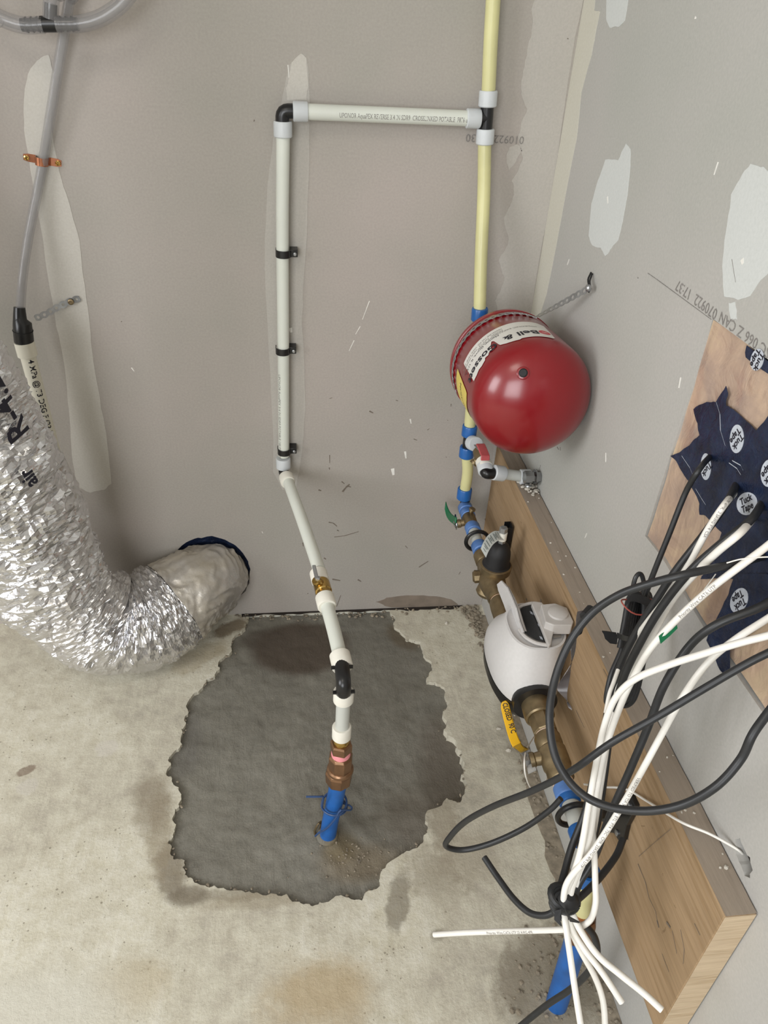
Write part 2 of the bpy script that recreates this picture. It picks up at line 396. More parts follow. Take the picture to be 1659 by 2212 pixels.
def foil_mat(name, haze):
    m, nt, p = nodes(name); pos = geo_pos(nt)
    a = noise_f(nt, pos, 26, 6, .6, .8); cr = noise_f(nt, pos, 120, 4, .6, 1.2)
    hz = mathn(nt, 'ADD', mathn(nt, 'MULTIPLY', mathn(nt, 'SUBTRACT', noise_f(nt, pos, 7, 5, .65, .5), .5), 2.0), haze, clamp=True)
    p.inputs['Base Color'].default_value = (.75, .75, .75, 1)
    nt.links.new(ramp(nt, hz, [(.0, (.70, .70, .72)), (1, srgb(178, 170, 156))]), p.inputs['Base Color'])
    nt.links.new(mathn(nt, 'SUBTRACT', 1.0, mathn(nt, 'MULTIPLY', hz, .8)), p.inputs['Metallic'])
    nt.links.new(mathn(nt, 'ADD', mathn(nt, 'MULTIPLY', hz, .3), .12), p.inputs['Roughness'])
    p.inputs['Coat Weight'].default_value = .5; p.inputs['Coat Roughness'].default_value = .1
    nt.links.new(bump(nt, mathn(nt, 'ADD', mathn(nt, 'MULTIPLY', a, 2), cr), .22, .003), p.inputs['Normal']); return m
MT['foil'] = foil_mat('crinkled_foil', .16)
MT['foil_end'] = foil_mat('clouded_sleeve', .85)

# ================================================================ THE SETTING
RND = random.Random(3)
def rag(pts, amp, it=2, rnd=RND):           # break a straight outline into a ragged one
    pts = [V(p) for p in pts]
    for _ in range(it):
        out = []
        for i, p in enumerate(pts):
            q = pts[(i+1) % len(pts)]; d = q-p; L = d.length; out.append(p)
            if L > .0025:
                j = V((rnd.uniform(-1, 1), rnd.uniform(-1, 1), rnd.uniform(-1, 1)))*min(amp, L*.22)
                n_ = getattr(rag, 'n', None)
                if n_ is not None: j = j-n_*j.dot(n_)
                out.append(p+d*rnd.uniform(.4, .6)+j)
        pts = out; amp *= .6
    return pts
X0, Y0, ZC = -3.0, -3.6, 2.6
# floor with the broken-out hole
crop = [(520,100),(480,140),(440,185),(410,240),(405,275),(365,300),(350,350),(300,395),(270,440),(215,500),(205,560),(190,610),(185,690),(130,750),(125,820),(150,850),(190,905),(180,960),(155,1000),(160,1070),(130,1120),(140,1170),(205,1200),(205,1265),(250,1300),(320,1320),(420,1335),(520,1345),(610,1350),(660,1350),(720,1385),(770,1403),(850,1385),(930,1365),(1000,1380),(1020,1340),(1080,1290),(1090,1240),(1180,1170),(1260,1130),(1275,1090),(1300,1055),(1285,1000),(1290,980),(1380,920),(1440,940),(1465,870),(1465,800),(1445,710),(1380,640),(1365,560),(1370,460),(1350,410),(1290,400),(1300,360),(1330,350),(1310,310),(1260,220),(1200,210),(1170,170),(1150,110),(1110,84),(1000,80),(760,84),(620,94)]
rag.n = V((0, 0, 1))
hole = [px(300+a/2.074, 1280+b/2.074, z=0) for a, b in crop]
hole = [V((p.x, -.0015 if (b < 112 and 500 < a < 1130) else min(p.y, -.002), 0)) for p, (a, b) in zip(hole, crop)]; hole = rag(hole, .012, 3)
hole = [V((p.x, -.0015 if p.y > -.012 else p.y, 0)) for p in hole]
def grid_in(outline_test, x0, x1, y0, y1, st, hfun):
    g = G(); nx = int((x1-x0)/st)+1; ny = int((y1-y0)/st)+1; idx = {}
    for i in range(nx):
        for j in range(ny):
            p = V((x0+i*st, y0+j*st, 0)); p.z = hfun(p); idx[i, j] = len(g.v); g.v.append(p)
    for i in range(nx-1):
        for j in range(ny-1): g.f.append([idx[i, j], idx[i+1, j], idx[i+1, j+1], idx[i, j+1]])
    return g
# floor slab
g = G(); g.slab([(X0, Y0, 0), (.014, Y0, 0), (.014, .014, 0), (X0, .014, 0)], (0, 0, -.035), [hole])
fl = link('floor', g, MT['floor'], sm=0, loc=(0, 0, 0)); tag(fl, None, None, kind='structure')
base = px(707, 1808, z=0)
def patch_h(p):
    h = -.009 + .0035*noise.noise(p*7) + .0022*noise.noise(p*24) + .0011*noise.noise(p*70)
    tr = noise.noise(V((p.x*9+p.y*22, p.y*8-p.x*20, 1))); h += .0016*max(0, tr)
    d = (p-base).length; h += .011*math.exp(-(d/.07)**2) + .004*math.exp(-(d/.16)**2)*noise.noise(p*40)
    d2 = (p-px(1000, 1640, z=0)).length; h -= .012*math.exp(-(d2/.09)**2)
    d3 = (p-px(640, 1390, z=0)).length; h -= .003*math.exp(-(d3/.12)**2)
    return h
xs = [p.x for p in hole]; ys = [p.y for p in hole]
g = grid_in(None, min(xs)-.02, max(xs)+.02, min(ys)-.02, -.001, .005, patch_h)
o = link('concrete_patch', g, MT['patch'], fl); plab(o, 'darker grey fresh concrete filling the broken hole')
# spalled lip pieces and crumbs along the hole, corner and right wall
def chunk(g, c, r, rnd):
    bm = bmesh.new(); bmesh.ops.create_icosphere(bm, subdivisions=1, radius=1)
    sx, sy, sz = r*rnd.uniform(.7, 1.3), r*rnd.uniform(.6, 1.1), r*rnd.uniform(.4, .8); a = rnd.uniform(0, 6.28)
    vs = []
    for v in bm.verts:
        q = v.co*(1+rnd.uniform(-.22, .22)); q = V((q.x*sx, q.y*sy, q.z*sz))
        vs.append(V((q.x*math.cos(a)-q.y*math.sin(a), q.x*math.sin(a)+q.y*math.cos(a), q.z))+V(c))
    g.add(vs, [[v.index for v in f.verts] for f in bm.faces]); bm.free()
g = G(); rr = random.Random(11)
for i in range(150):                                    # heap in the corner
    u = rr.random()**1.5; p = V((-.012-.045*rr.random()*(1-u*.5), -.01-.17*u, 0)); r = rr.uniform(.002, .008)*(1-.4*u); p.z = r*.4
    chunk(g, p, r, rr)
for i in range(130):                                    # along the back wall
    p = V((rr.uniform(-.62, -.06), -.004-.02*rr.random()**2, 0)); r = rr.uniform(.001, .0045); p.z = r*.3-(.008 if -.56 < p.x < -.22 else 0)
    chunk(g, p, r, rr)
for i in range(220):                                    # in the joint of the right wall
    y = rr.uniform(-1.12, -.1); p = V((-.004-.03*rr.random()**2, y, 0)); r = rr.uniform(.0012, .005); p.z = r*.3; chunk(g, p, r, rr)
for i in range(160):                                    # rough ground around the right service pipe
    q = px(rr.gauss(1215, 45), rr.gauss(2110, 60), z=0); q.x = min(q.x, -.006); r = rr.uniform(.001, .0045); q.z = r*.2; chunk(g, q, r, rr)
for i, hp in enumerate(hole):                           # crumbs at the broken edge
    if i % 3 == 0 and hp.y < -.02:
        r = rr.uniform(.001, .004); chunk(g, (hp.x+rr.gauss(0, .004), hp.y+rr.gauss(0, .004), -.004+r*.3), r, rr)
for i in range(70):                                     # on the patch round the blue pipe
    q = px(rr.gauss(760, 40), rr.gauss(1850, 22), z=0); q.z = patch_h(q)+.0005; chunk(g, q, rr.uniform(.001, .003), rr)
o = link('concrete_rubble', g, MT['rubble'], sm=0)
tag(o, 'grey broken concrete crumbs along the wall bottoms and the edge of the patch', 'rubble', kind='stuff')
for (u, v, r, lab) in [(965, 1347, .006, 'small pale chip on the floor below the wet wall stain'), (1077, 1575, .005, 'small beige chip on the floor beside the yellow lever'), (1098, 1622, .006, 'small beige chip on the floor below the yellow lever'), (1112, 1545, .004, 'tiny white chip by the white wall behind the yellow lever')]:
    g = G(); q = px(u, v, z=0); q.z = r*.3; chunk(g, q, r, rr); tag(link('concrete_chip', g, MT['chip'], sm=0), lab, 'chip')

# rough dark band where the slab meets the right wall
g = G(); pts = [px(a, b, z=0) for a, b in [(1040,1330),(1062,1395),(1100,1480),(1120,1560),(1160,1690),(1190,1800),(1210,1880),(1250,1990),(1290,2090),(1320,2200),(1345,2290)]]
rag.n = V((0, 0, 1)); lft = [V((min(p.x, -.012)-.012-.008*rr.random(), p.y, 0)) for p in pts]
g.slab(rag(lft, .008, 2)[:-4]+[V((-.0005, lft[-1].y, 0)), V((-.0005, lft[0].y, 0))], (0, 0, .0012))
plab(link('rough_edge', g, MT['rubble'], fl, sm=0), 'rough brown crumbled strip along the right wall')

g = G(); rag.n = V((0, 0, 1)); dl = [V((-.60+.045*i, -.006-.006*rr.random(), .0004)) for i in range(13)]
g.slab(rag(dl, .004, 2)[:-4]+[V((-.05, -.0004, .0004)), V((-.60, -.0004, .0004))], (0, 0, .0008)); plab(link('gap_shade_line', g, MT['painted_void'], fl, sm=0), 'dark strip painted for the shaded gap and dirt below the back wall')  # dark strip paints the shaded gap under the wall, with its dirt
# back wall with the duct opening
dc = px(455, 1238, y=0); rag.n = V((0, 1, 0))
duct_hole = [dc+V((math.cos(a)*.092*(1.0 if math.cos(a) < 0 else .98), 0, math.sin(a)*.106)) for a in [i*math.pi/14 for i in range(28)]]
duct_hole = [V((p.x, 0, max(p.z, .012))) for p in duct_hole]; duct_hole = rag(duct_hole, .003, 1)
g = G(); g.slab([(X0, 0, -.02), (.0, 0, -.02), (0, 0, ZC), (X0, 0, ZC)], (0, .0127, 0), [duct_hole])
wb = link('wall_back', g, MT['back'], sm=0, loc=(0, 0, 0)); tag(wb, None, None, kind='structure')
# right wall with the square opening, pipe hole and wire hole
rag.n = V((1, 0, 0))
ya, yb, za, zb = -.622, -.962, .676, .986
opening = [V((0, ya, zb)), V((0, ya-.004, .9)), V((0, ya, .8)), V((0, ya+.001, za)), V((0, ya-.05, za+.004)), V((0, -.8, za-.004)), V((0, yb, za)), V((0, yb, zb)), V((0, -.75, zb+.002))]
wire_hole = [px(a, b, x=0) for a, b in [(1588,1812),(1598,1810),(1606,1830),(1620,1852),(1626,1880),(1620,1897),(1608,1892),(1600,1868),(1590,1845)]]
pc = px(1158, 1031, x=0); pipe_hole = [pc+V((0, math.cos(a), math.sin(a)))*.0165 for a in [i*math.pi/8 for i in range(16)]]
g = G(); g.slab([(0, Y0, -.02), (0, .0127, -.02), (0, .0127, ZC), (0, Y0, ZC)], (.0127, 0, 0), [opening, rag(wire_hole, .003, 1), pipe_hole])
wr = link('wall_right', g, MT['right'], sm=0, loc=(0, 0, 0)); tag(wr, None, None, kind='structure')
g = G(); g.slab([(X0, Y0, 0), (X0, .0127, 0), (X0, .0127, ZC), (X0, Y0, ZC)], (-.0127, 0, 0), [[(X0, -2.35, .9), (X0, -1.15, .9), (X0, -1.15, 2.2), (X0, -2.35, 2.2)]])  # opening cut for the added side light
tag(link('wall_left', g, MT['room'], sm=0, loc=(0, 0, 0)), None, None, kind='structure')
g = G()
for a, b in (((-2.37, .87), (-1.13, .93)), ((-2.37, 2.17), (-1.13, 2.23)), ((-2.38, .93), (-2.32, 2.17)), ((-1.18, .93), (-1.12, 2.17))):
    g.box((X0, (a[0]+b[0])/2, (a[1]+b[1])/2), (.02, 0, 0), (0, (b[0]-a[0])/2, 0), (0, 0, (b[1]-a[1])/2))
tag(link('added_side_window', g, MT['pvc'], sm=0, loc=(0, 0, 0)), None, None, kind='structure')  # unseen window frame, added to go with the side fill light
g = G(); g.slab([(X0, Y0, 0), (0, Y0, 0), (0, Y0, ZC), (X0, Y0, ZC)], (0, -.0127, 0), [[(-2.4, Y0, .75), (-.7, Y0, .75), (-.7, Y0, 2.3), (-2.4, Y0, 2.3)]])
tag(link('wall_front', g, MT['room_dark'], sm=0, loc=(0, 0, 0)), None, None, kind='structure')
g = G()
for a, b in (((-2.42, .72), (-.68, .78)), ((-2.42, 2.27), (-.68, 2.33)), ((-2.43, .78), (-2.37, 2.27)), ((-.73, .78), (-.67, 2.27)), ((-1.57, .78), (-1.53, 2.27))):
    g.box(((a[0]+b[0])/2, Y0+.0, (a[1]+b[1])/2), ((b[0]-a[0])/2, 0, 0), (0, .02, 0), (0, 0, (b[1]-a[1])/2))
tag(link('window_1', g, MT['pvc'], sm=0, loc=(0, 0, 0)), None, None, kind='structure')
g = G(); g.slab([(X0, Y0, ZC), (0, Y0, ZC), (0, .0127, ZC), (X0, .0127, ZC)], (0, 0, .0127))
tag(link('ceiling', g, MT['room'], sm=0, loc=(0, 0, 0)), None, None, kind='structure')

# joint compound, scuffs, print on the back wall
def patch_on(parent, pts, m, axis, lab, amp=.002, it=2, th=.0005, name='compound_patch'):
    rag.n = V((0, 1, 0)) if axis == 'y' else V((1, 0, 0))
    q = rag([px(a, b, **{axis: 0}) for a, b in pts], amp, it)
    g = G(); g.slab(q, (0, -th, 0) if axis == 'y' else (-th, 0, 0)); o = link(name, g, MT[m], parent, sm=0)
    if lab: plab(o, lab)
    return o
patch_on(wb, [(85,128),(105,118),(118,160),(110,260),(128,370),(150,440),(172,520),(184,620),(196,720),(205,800),(218,880),(232,960),(241,1045),(225,1058),(195,1064),(165,1050),(155,980),(150,900),(143,820),(130,740),(118,680),(104,600),(90,500),(72,400),(52,280),(54,190),(66,148)], 'mud', 'y', 'pale smooth compound stripe behind the clear hose', .0015)
patch_on(wb, [(650,115),(662,125),(668,190),(668,300),(664,480),(655,620),(652,700),(660,880),(652,980),(640,1050),(610,1058),(590,1020),(588,900),(578,700),(572,540),(578,400),(590,300),(612,200),(625,140)], 'mud_dim', 'y', 'thin compound stripe behind the white riser', .0018)
patch_on(wb, [(650,116),(662,125),(666,180),(662,216),(620,216),(618,190),(630,135)], 'mud', 'y', None, .0015, th=.0008)
cr_ = [(1262,-40),(1262,0),(1211,304),(1162,590),(1120,850),(1070,1140),(1042,1300)]
jag = [(1040,1297),(1050,1130),(1072,900),(1074,780),(1082,700),(1070,650),(1090,600),(1078,560),(1098,520),(1088,470),(1110,420),(1105,390),(1130,340),(1120,290),(1138,240),(1125,190),(1138,120),(1150,60),(1148,20),(1165,-40)]
patch_on(wb, [(a-2, b) for a, b in cr_]+jag, 'mud_dim', 'y', 'ragged compound coat beside the corner', .003, 3)
patch_on(wb, [(1100,318),(1116,312),(1128,325),(1112,352),(1100,368),(1094,345)], 'mud_dim', 'y', None, .002)
patch_on(wb, [(812,1300),(835,1291),(880,1286),(940,1288),(975,1295),(990,1307),(930,1311),(850,1312),(830,1308)], 'damp', 'y', 'brown damp stain at the foot of the wall', .002, name='damp_stain')
g = G(); sr = random.Random(5)
def mark(g, pts, axis, wd=2.0, k=-.0007, val=0):
    pp = [px(a, b, **{axis: val}) for a, b in pts]; n = V((0, k, 0)) if axis == 'y' else V((k, 0, 0))
    for i in range(len(pp)-1):
        d = (pp[i+1]-pp[i]); s = d.normalized().cross(n.normalized())*wd*.0004
        g.slab([pp[i]-s, pp[i+1]-s*.6, pp[i+1]+s*.6, pp[i]+s], n)
for pts, wd in [([(740,1062),(748,1052),(755,1046)], 5), ([(738,1040),(744,1045)], 3), ([(752,1050),(758,1052)], 3), ([(712,983),(712,1000)], 2), ([(711,1010),(712,1014)], 3), ([(688,1058),(694,1060)], 4),
                ([(710,1128),(720,1130),(728,1137)], 3), ([(722,1160),(745,1157),(775,1148)], 2), ([(728,1145),(732,1147)], 3), ([(798,888),(806,892)], 4), ([(718,1251),(735,1254)], 5), ([(773,1252),(780,1256)], 4),
                ([(727,1310),(736,1286)], 2), ([(654,1172),(655,1180)], 3), ([(548,260),(550,261)], 4), ([(262,694),(263,695)], 3), ([(882,1306),(886,1306)], 6), ([(905,1225),(925,1212)], 3), ([(700,1205),(704,1208)], 4), ([(664,1282),(666,1282)], 3), ([(1225,83),(1228,84)], 2)]:
    mark(g, pts, 'y', wd)
for i in range(9):
    a, b = sr.uniform(670, 1000), sr.uniform(860, 1290); mark(g, [(a, b), (a+sr.uniform(-8, 8), b+sr.uniform(-4, 6))], 'y', sr.uniform(.8, 2))
plab(tag(link('scuff_marks', g, MT['scuff'], wb, sm=0), None, None, kind='stuff'), 'small dark scuffs and nicks')
g = G()
for pts, wd in [([(798,650),(783,690)], 2), ([(778,705),(768,722)], 2), ([(765,735),(754,758)], 2), ([(284,794),(290,802)], 3), ([(848,1012),(850,1026)], 10), ([(875,975),(877,990)], 6), ([(627,708),(629,718)], 9), ([(622,140),(624,168)], 2), ([(886,905),(888,915)], 4), ([(566,1148),(568,1152)], 2)]:
    mark(g, pts, 'y', wd, -.0006)
plab(tag(link('pale_scratches', g, MT['scratch'], wb, sm=0), None, None, kind='stuff'), 'pale scratches and dabs')
# corner coat on the right wall
patch_on(wr, [(1264,-40),(1262,0),(1211,304),(1162,590),(1150,660),(1105,925),(1128,925),(1160,700),(1180,640),(1200,540),(1222,420),(1246,300),(1256,200),(1278,120),(1284,90),(1296,25),(1284,22),(1290,-40)], 'tapecoat', 'x', 'cream corner compound strip', .0012)
patch_on(wr, [(1353,310),(1362,322),(1362,355),(1356,420),(1345,480),(1335,520),(1318,540),(1308,553),(1298,535),(1280,530),(1272,510),(1278,440),(1292,390),(1308,345),(1336,346)], 'mud_right', 'x', 'pale compound spot, slim one', .0015)
patch_on(wr, [(1622,354),(1650,360),(1680,380),(1700,500),(1690,560),(1650,600),(1620,640),(1595,648),(1565,640),(1562,560),(1572,480),(1580,420),(1605,375)], 'mud_right', 'x', 'pale compound spot, broad one', .0015)
patch_on(wr, [(1312,-30),(1310,40),(1318,60),(1335,58),(1350,45),(1362,-30)], 'mud_right', 'x', None, .0015)
patch_on(wr, [(1575,655),(1588,652),(1592,690),(1580,690)], 'mud_right', 'x', None, .0015)
g = G()
for pts, wd in [([(1552,350),(1543,378)], 1.5), ([(1230,560),(1226,572)], 2.5), ([(1309,978),(1309,998)], 1.5), ([(1268,1152),(1264,1162)], 1.5), ([(1471,815),(1467,838)], 2), ([(1502,38),(1504,39)], 4), ([(1313,425),(1314,440)], 4), ([(1604,560),(1606,570)], 7)]:
    mark(g, pts, 'x', wd, -.0009)
plab(tag(link('pale_scratches', g, MT['scratch'], wr, sm=0), None, None, kind='stuff'), 'pale scratches and dabs')
g = G()
for pts, wd in [([(1168,1005),(1166,1014)], 1.5), ([(1204,966),(1207,971)], 3), ([(1210,966),(1211,973)], 2.5), ([(1400,590),(1420,604),(1537,690)], 1.0), ([(1582,560),(1590,610)], 1.0), ([(1378,600),(1379,601)], 2)]:
    mark(g, pts, 'x', wd)
plab(tag(link('pencil_marks', g, MT['ink'], wr, sm=0), None, None, kind='stuff'), 'grey pencil line and dark nicks')
def wall_text(parent, s, u, v, size, axis, m='ink', ext=.0003):
    o = px(u, v, **{axis: 0})
    if axis == 'y': a, b, n = V((-1, 0, 0)), V((0, 0, -1)), V((0, -ext-.0008, 0))
    else: a, b, n = V((0, 1, 0)), V((0, 0, -1)), V((-ext-.0002, 0, 0))
    return text('lettering', s, size, lambda x, y: o+a*x+b*y+n, MT[m], parent)
wall_text(wb, '010922  15:30', 1132, 302, .0180, 'y')
wall_text(wr, '070922  17:37', 1549, 680, .0185, 'x')
wall_text(wr, 'SC 066 Z CAN', 1664, 764, .0170, 'x')

# recessed opening: film, tape pieces, ovals
g = G(); nx, nz = 60, 54; X1 = -.0015
for i in range(nx+1):
    for j in range(nz+1):
        y = ya-.001+(yb-ya+.002)*i/nx; z = za+.001+(zb-za-.002)*j/nz
        g.v.append(V((X1+.0045+.0035*noise.noise(V((y*14, z*5, 0)))+.0015*noise.noise(V((y*40, z*22, 3))), y, z)))
for i in range(nx):
    for j in range(nz): a = i*(nz+1)+j; g.f.append([a, a+1, a+nz+2, a+nz+1])
film = link('vapour_barrier', g, MT['film'], wr, sm=180); plab(film, 'tan wood seen through crinkled clear film in the square opening')
g = G(); g.box((.035, (ya+yb)/2, (za+zb)/2), (.004, 0, 0), (0, .2, 0), (0, 0, .18)); link('backing', g, MT['painted_void'], wr, sm=0)
g = G()
for c, r in ((px(1608, 1852, x=0), .05), (pc, .03)): g.box((.032, c.y, c.z), (.019, 0, 0), (0, r, 0), (0, 0, r))
tag(link('dark_block', g, MT['painted_void'], wr, sm=0), None, None, kind='stuff')  # solid dark blocks stand in for the shade deep in the wall holes
XT = -.0005
def tape_piece(pts, lab, xt=XT, wr_amp=.0012):
    rag.n = V((1, 0, 0)); q = rag([px(a, b, x=xt) for a, b in pts], .0015, 2)
    g = G(); g.slab(q, (-.0007, 0, 0))
    o = thing('sheathing_tape', lab, 'tape', sum(q, V((0, 0, 0)))/len(q)); link('strip', g, MT['navy'], o, sm=0); return o
t1 = tape_piece([(1499,884),(1528,868),(1547,869),(1569,834),(1573,849),(1569,876),(1583,883),(1634,930),(1668,886),(1720,880),(1720,1290),(1590,1290),(1585,1251),(1514,1251),(1522,1237),(1546,1190),(1560,1150),(1525,1114),(1512,1112),(1512,1088),(1487,1038),(1465,1002),(1449,985),(1490,962),(1512,940),(1508,915)], 'wide overlapping navy tape patch where cables leave the square wall opening')
t2 = tape_piece([(1590,1240),(1575,1283),(1561,1312),(1547,1340),(1527,1383),(1543,1415),(1556,1447),(1570,1461),(1577,1456),(1577,1404),(1611,1374),(1660,1330),(1720,1290),(1720,1240)], 'torn navy tape strip hanging below the large tape patch', XT-.0016)
t3 = tape_piece([(1614,746),(1612,772),(1646,798),(1720,850),(1720,818)], 'short navy tape piece at the top edge of the square wall opening')
def oval(parent, u, v, ru, rv, tilt, s, size, rot, xt):
    q = []
    for i in range(24):
        a = i*math.pi/12; dx, dy = ru*math.cos(a), rv*math.sin(a)
        q.append(px(u+dx*math.cos(tilt)-dy*math.sin(tilt), v+dx*math.sin(tilt)+dy*math.cos(tilt), x=xt))
    g = G(); g.slab(q, (-.0004, 0, 0)); ov = link('logo_oval', g, MT['oval'], parent, sm=0)
    c = px(u, v, x=xt); ca, sa = math.cos(rot), math.sin(rot)
    a = V((0, -ca, sa)); b = V((0, sa, ca)); n = V((-.0007, 0, 0))
    for k, ln in enumerate(s.split('|')):
        text('lettering', ln, size, lambda x, y, k=k: c+a*x+b*(y+size*(.42-.84*k))+n, MT['black_ink'], parent, align='CENTER', sub=.0003)
for (u, v, ru, rv, ti, rot) in [(1592,948,15,31,.05,-1.9), (1525,1008,11,29,.0,-1.9), (1662,1022,18,30,.1,-1.9), (1614,1088,22,25,.3,.9)]:
    oval(t1, u, v, ru, rv, ti, 'Tuck|Tape', .0105, rot, XT-.0007)
oval(t2, 1597, 1297, 18, 28, .35, 'Tuck|Tape', .011, -2.0, XT-.0016-.0007)
oval(t3, 1636, 777, 14, 24, .2, 'Tuck|Tape', .010, -1.7, XT-.0007)
g = G(); rag.n = V((1, 0, 0))
for pts in ([(1547,869),(1555,895),(1556,930),(1566,962)], [(1473,985),(1490,1010),(1502,1040)], [(1575,1000),(1592,1012),(1600,1025)], [(1582,995),(1600,1005),(1604,1015)], [(1503,1056),(1515,1076),(1524,1090)]):
    pp = [px(a, b, x=XT-.0009) for a, b in pts]
    g.ribbon(pp, V((0, .0007, .0003)), .0002)
tag(link('white_print', g, MT['oval'], t1, sm=0), None, None, kind='stuff')

# duct flashing tape ring in the back wall hole
tape = thing('flashing_tape', 'dark navy tape lining the round hole behind the silver duct', 'tape', dc)
g = G(); rag.n = V((0, 1, 0))
ring = [dc+V((math.cos(a)*.088, .004, math.sin(a)*.102)) for a in [i*math.pi/20 for i in range(40)]]
g.slab([V((p.x, .0128, max(p.z, .004))) for p in [dc+(q-dc)*1.25 for q in ring]], (0, .002, 0)); link('tape_sheet', g, MT['navy'], tape, sm=0)
g = G()
for i in range(9):
    a = .15+i*.33; c = dc+V((math.cos(a)*.085, .008, math.sin(a)*.098)); t = V((-math.sin(a), 0, math.cos(a))); n = V((math.cos(a), 0, math.sin(a)))
    g.ribbon([c-t*.022+n*.004, c-t*.01, c+t*.01-V((0, .002, 0)), c+t*.022+n*.004], V((0, -.004, 0))+n*.010, .0005)
link('tape_folds', g, MT['navy'], tape, sm=0)

# ================================================================ WOODEN BOARD
BT, BZ0, BZ1, BY0, BY1 = .0385, .2015, .487, -1.044, -.034
bd = thing('wooden_board', 'long pale wooden board screwed flat along the foot of the right wall', 'board', (-BT/2, (BY0+BY1)/2, BZ0))
g = G(); g.box((-BT/2-.0008, (BY0+BY1)/2, (BZ0+BZ1)/2), (BT/2-.0012, 0, 0), (0, (BY1-BY0)/2, 0), (0, 0, (BZ1-BZ0)/2)); link('plank', g, MT['wood'], bd, sm=0, bevel=.0015)
g = G(); ny = 140; rb = random.Random(2)
for i in range(ny+1):
    y = BY0+(BY1-BY0)*i/ny
    for k in range(7):
        x = -BT+.0012+(BT-.003)*k/6; g.v.append(V((x, y, BZ1+.0003+.0011*abs(noise.noise(V((x*60, y*30, 0))))*(0 if k in (0,) else 1))))
for i in range(ny):
    for k in range(6): a = i*7+k; g.f.append([a, a+1, a+8, a+7])
plab(link('dusty_top', g, MT['wood_top'], bd, sm=60), 'grey weathered top edge')
g = G(); g.slab([(-BT+.001, BY0-.0006, BZ0+.001), (-.002, BY0-.0006, BZ0+.001), (-.002, BY0-.0006, BZ1-.001), (-BT+.001, BY0-.0006, BZ1-.001)], (0, .0006, 0))
plab(link('sawn_end', g, MT['wood_end'], bd, sm=0), 'lighter sawn end')
for (u, v, w_) in [(1219,1422,3), (1168,1298,4), (1137,1295,3), (1052,1180,2), (1048,1122,3), (1057,1080,2), (1136,1080,2)]:
    p = px(u, v, x=-BT); g = G(); g.lathe([(0, .0018*w_/2), (.0004, .0016*w_/2)], p, (-1, 0, 0), 10); link('nail_hole', g, MT['scuff'], bd, sm=0)
g = G(); rc = random.Random(9)
for pts, wd in [([(1378,1866),(1394,1905),(1402,1940)], 1.2), ([(1402,1940),(1416,1968),(1421,1996)], .8), ([(1419,1988),(1423,2004)], 3), ([(1440,1992),(1448,2004)], 4), ([(1470,2008),(1478,2050),(1476,2082)], .7), ([(1452,2010),(1462,2060)], .6), ([(1303,1445),(1326,1488)], .8), ([(1290,1700),(1310,1745)], .6), ([(1350,1790),(1358,1815)], .8), ([(1244,1534),(1262,1572)], .8), ([(1500,1995),(1512,2020)], .8), ([(1430,2060),(1445,2100)], .6), ([(1380,1850),(1420,1815),(1450,1790)], .5)]:
    mark(g, pts, 'x', wd, -.0003, -BT-.0002)
tag(link('scratches', g, MT['scuff'], bd, sm=0), None, None, kind='stuff'); g = G()
for i in range(26):
    p = V((rc.uniform(-.034, -.004), rc.uniform(-1.0, -.08), BZ1+.001)); chunk(g, p, rc.uniform(.001, .0028), rc)
for i in range(40):
    p = V((rc.gauss(-.016, .008), rc.gauss(-.205, .014), BZ1+.002+rc.random()*.005)); p.x = min(max(p.x, -.034), -.003); chunk(g, p, rc.uniform(.002, .005), rc)
tag(link('plaster_crumbs', g, MT['chip'], sm=0), 'loose plaster crumbs lying on top of the wooden board', 'crumbs', kind='stuff')

# ================================================================ PIPEWORK HELPERS
def ring_prof(L, r): return [(-L/2, r*.72), (-L/2, r*.9), (-L/2+.0015, r), (L/2-.002, r*1.0), (L/2, r*.93), (L/2, r*.72)]
def ring_on(parent, c, d, m, L=.024, r=.0152, name='ring'):
    g = G(); g.lathe(ring_prof(L, r), c, d, 28); return link(name, g, MT[m], parent)
def mid(a, b, t=.5): return V(a).lerp(V(b), t)
def pipe(label, pts, m='pex_white', r=.0114, name='water_pipe', group=None, sub=1, lettering=None):
    pts = [V(p) for p in pts]; pp = smooth(pts, 8) if len(pts) > 2 else [mid(pts[0], pts[1], k/10) for k in range(11)]
    g = G(); g.tube(pp, r, 24)
    if lettering:
        t = thing(name, label, 'pipe', pp[0]); link('tube', g, MT[m], t, sm=60)
        s, size, s0, face, flip, ink = lettering
        text('lettering', s, size, tube_fn(pp, r, face, s0, flip), MT[ink], t)
        return t
    return tag(link(name, g, MT[m], sm=60), label, 'pipe')
def fitting(name, label, joints, rings, body_r=.0092, bm='black', cat='fitting', extra=None):
    c = V(joints[0][0]); t = thing(name, label, cat, c)
    g = G()
    for path in joints: g.tube(smooth(path, 6) if len(path) > 2 else path, body_r, 20)
    link('body', g, MT[bm], t, sm=50)
    for r_ in rings:
        ring_on(t, r_[0], r_[1], r_[2], *(r_[3:]))
    return t

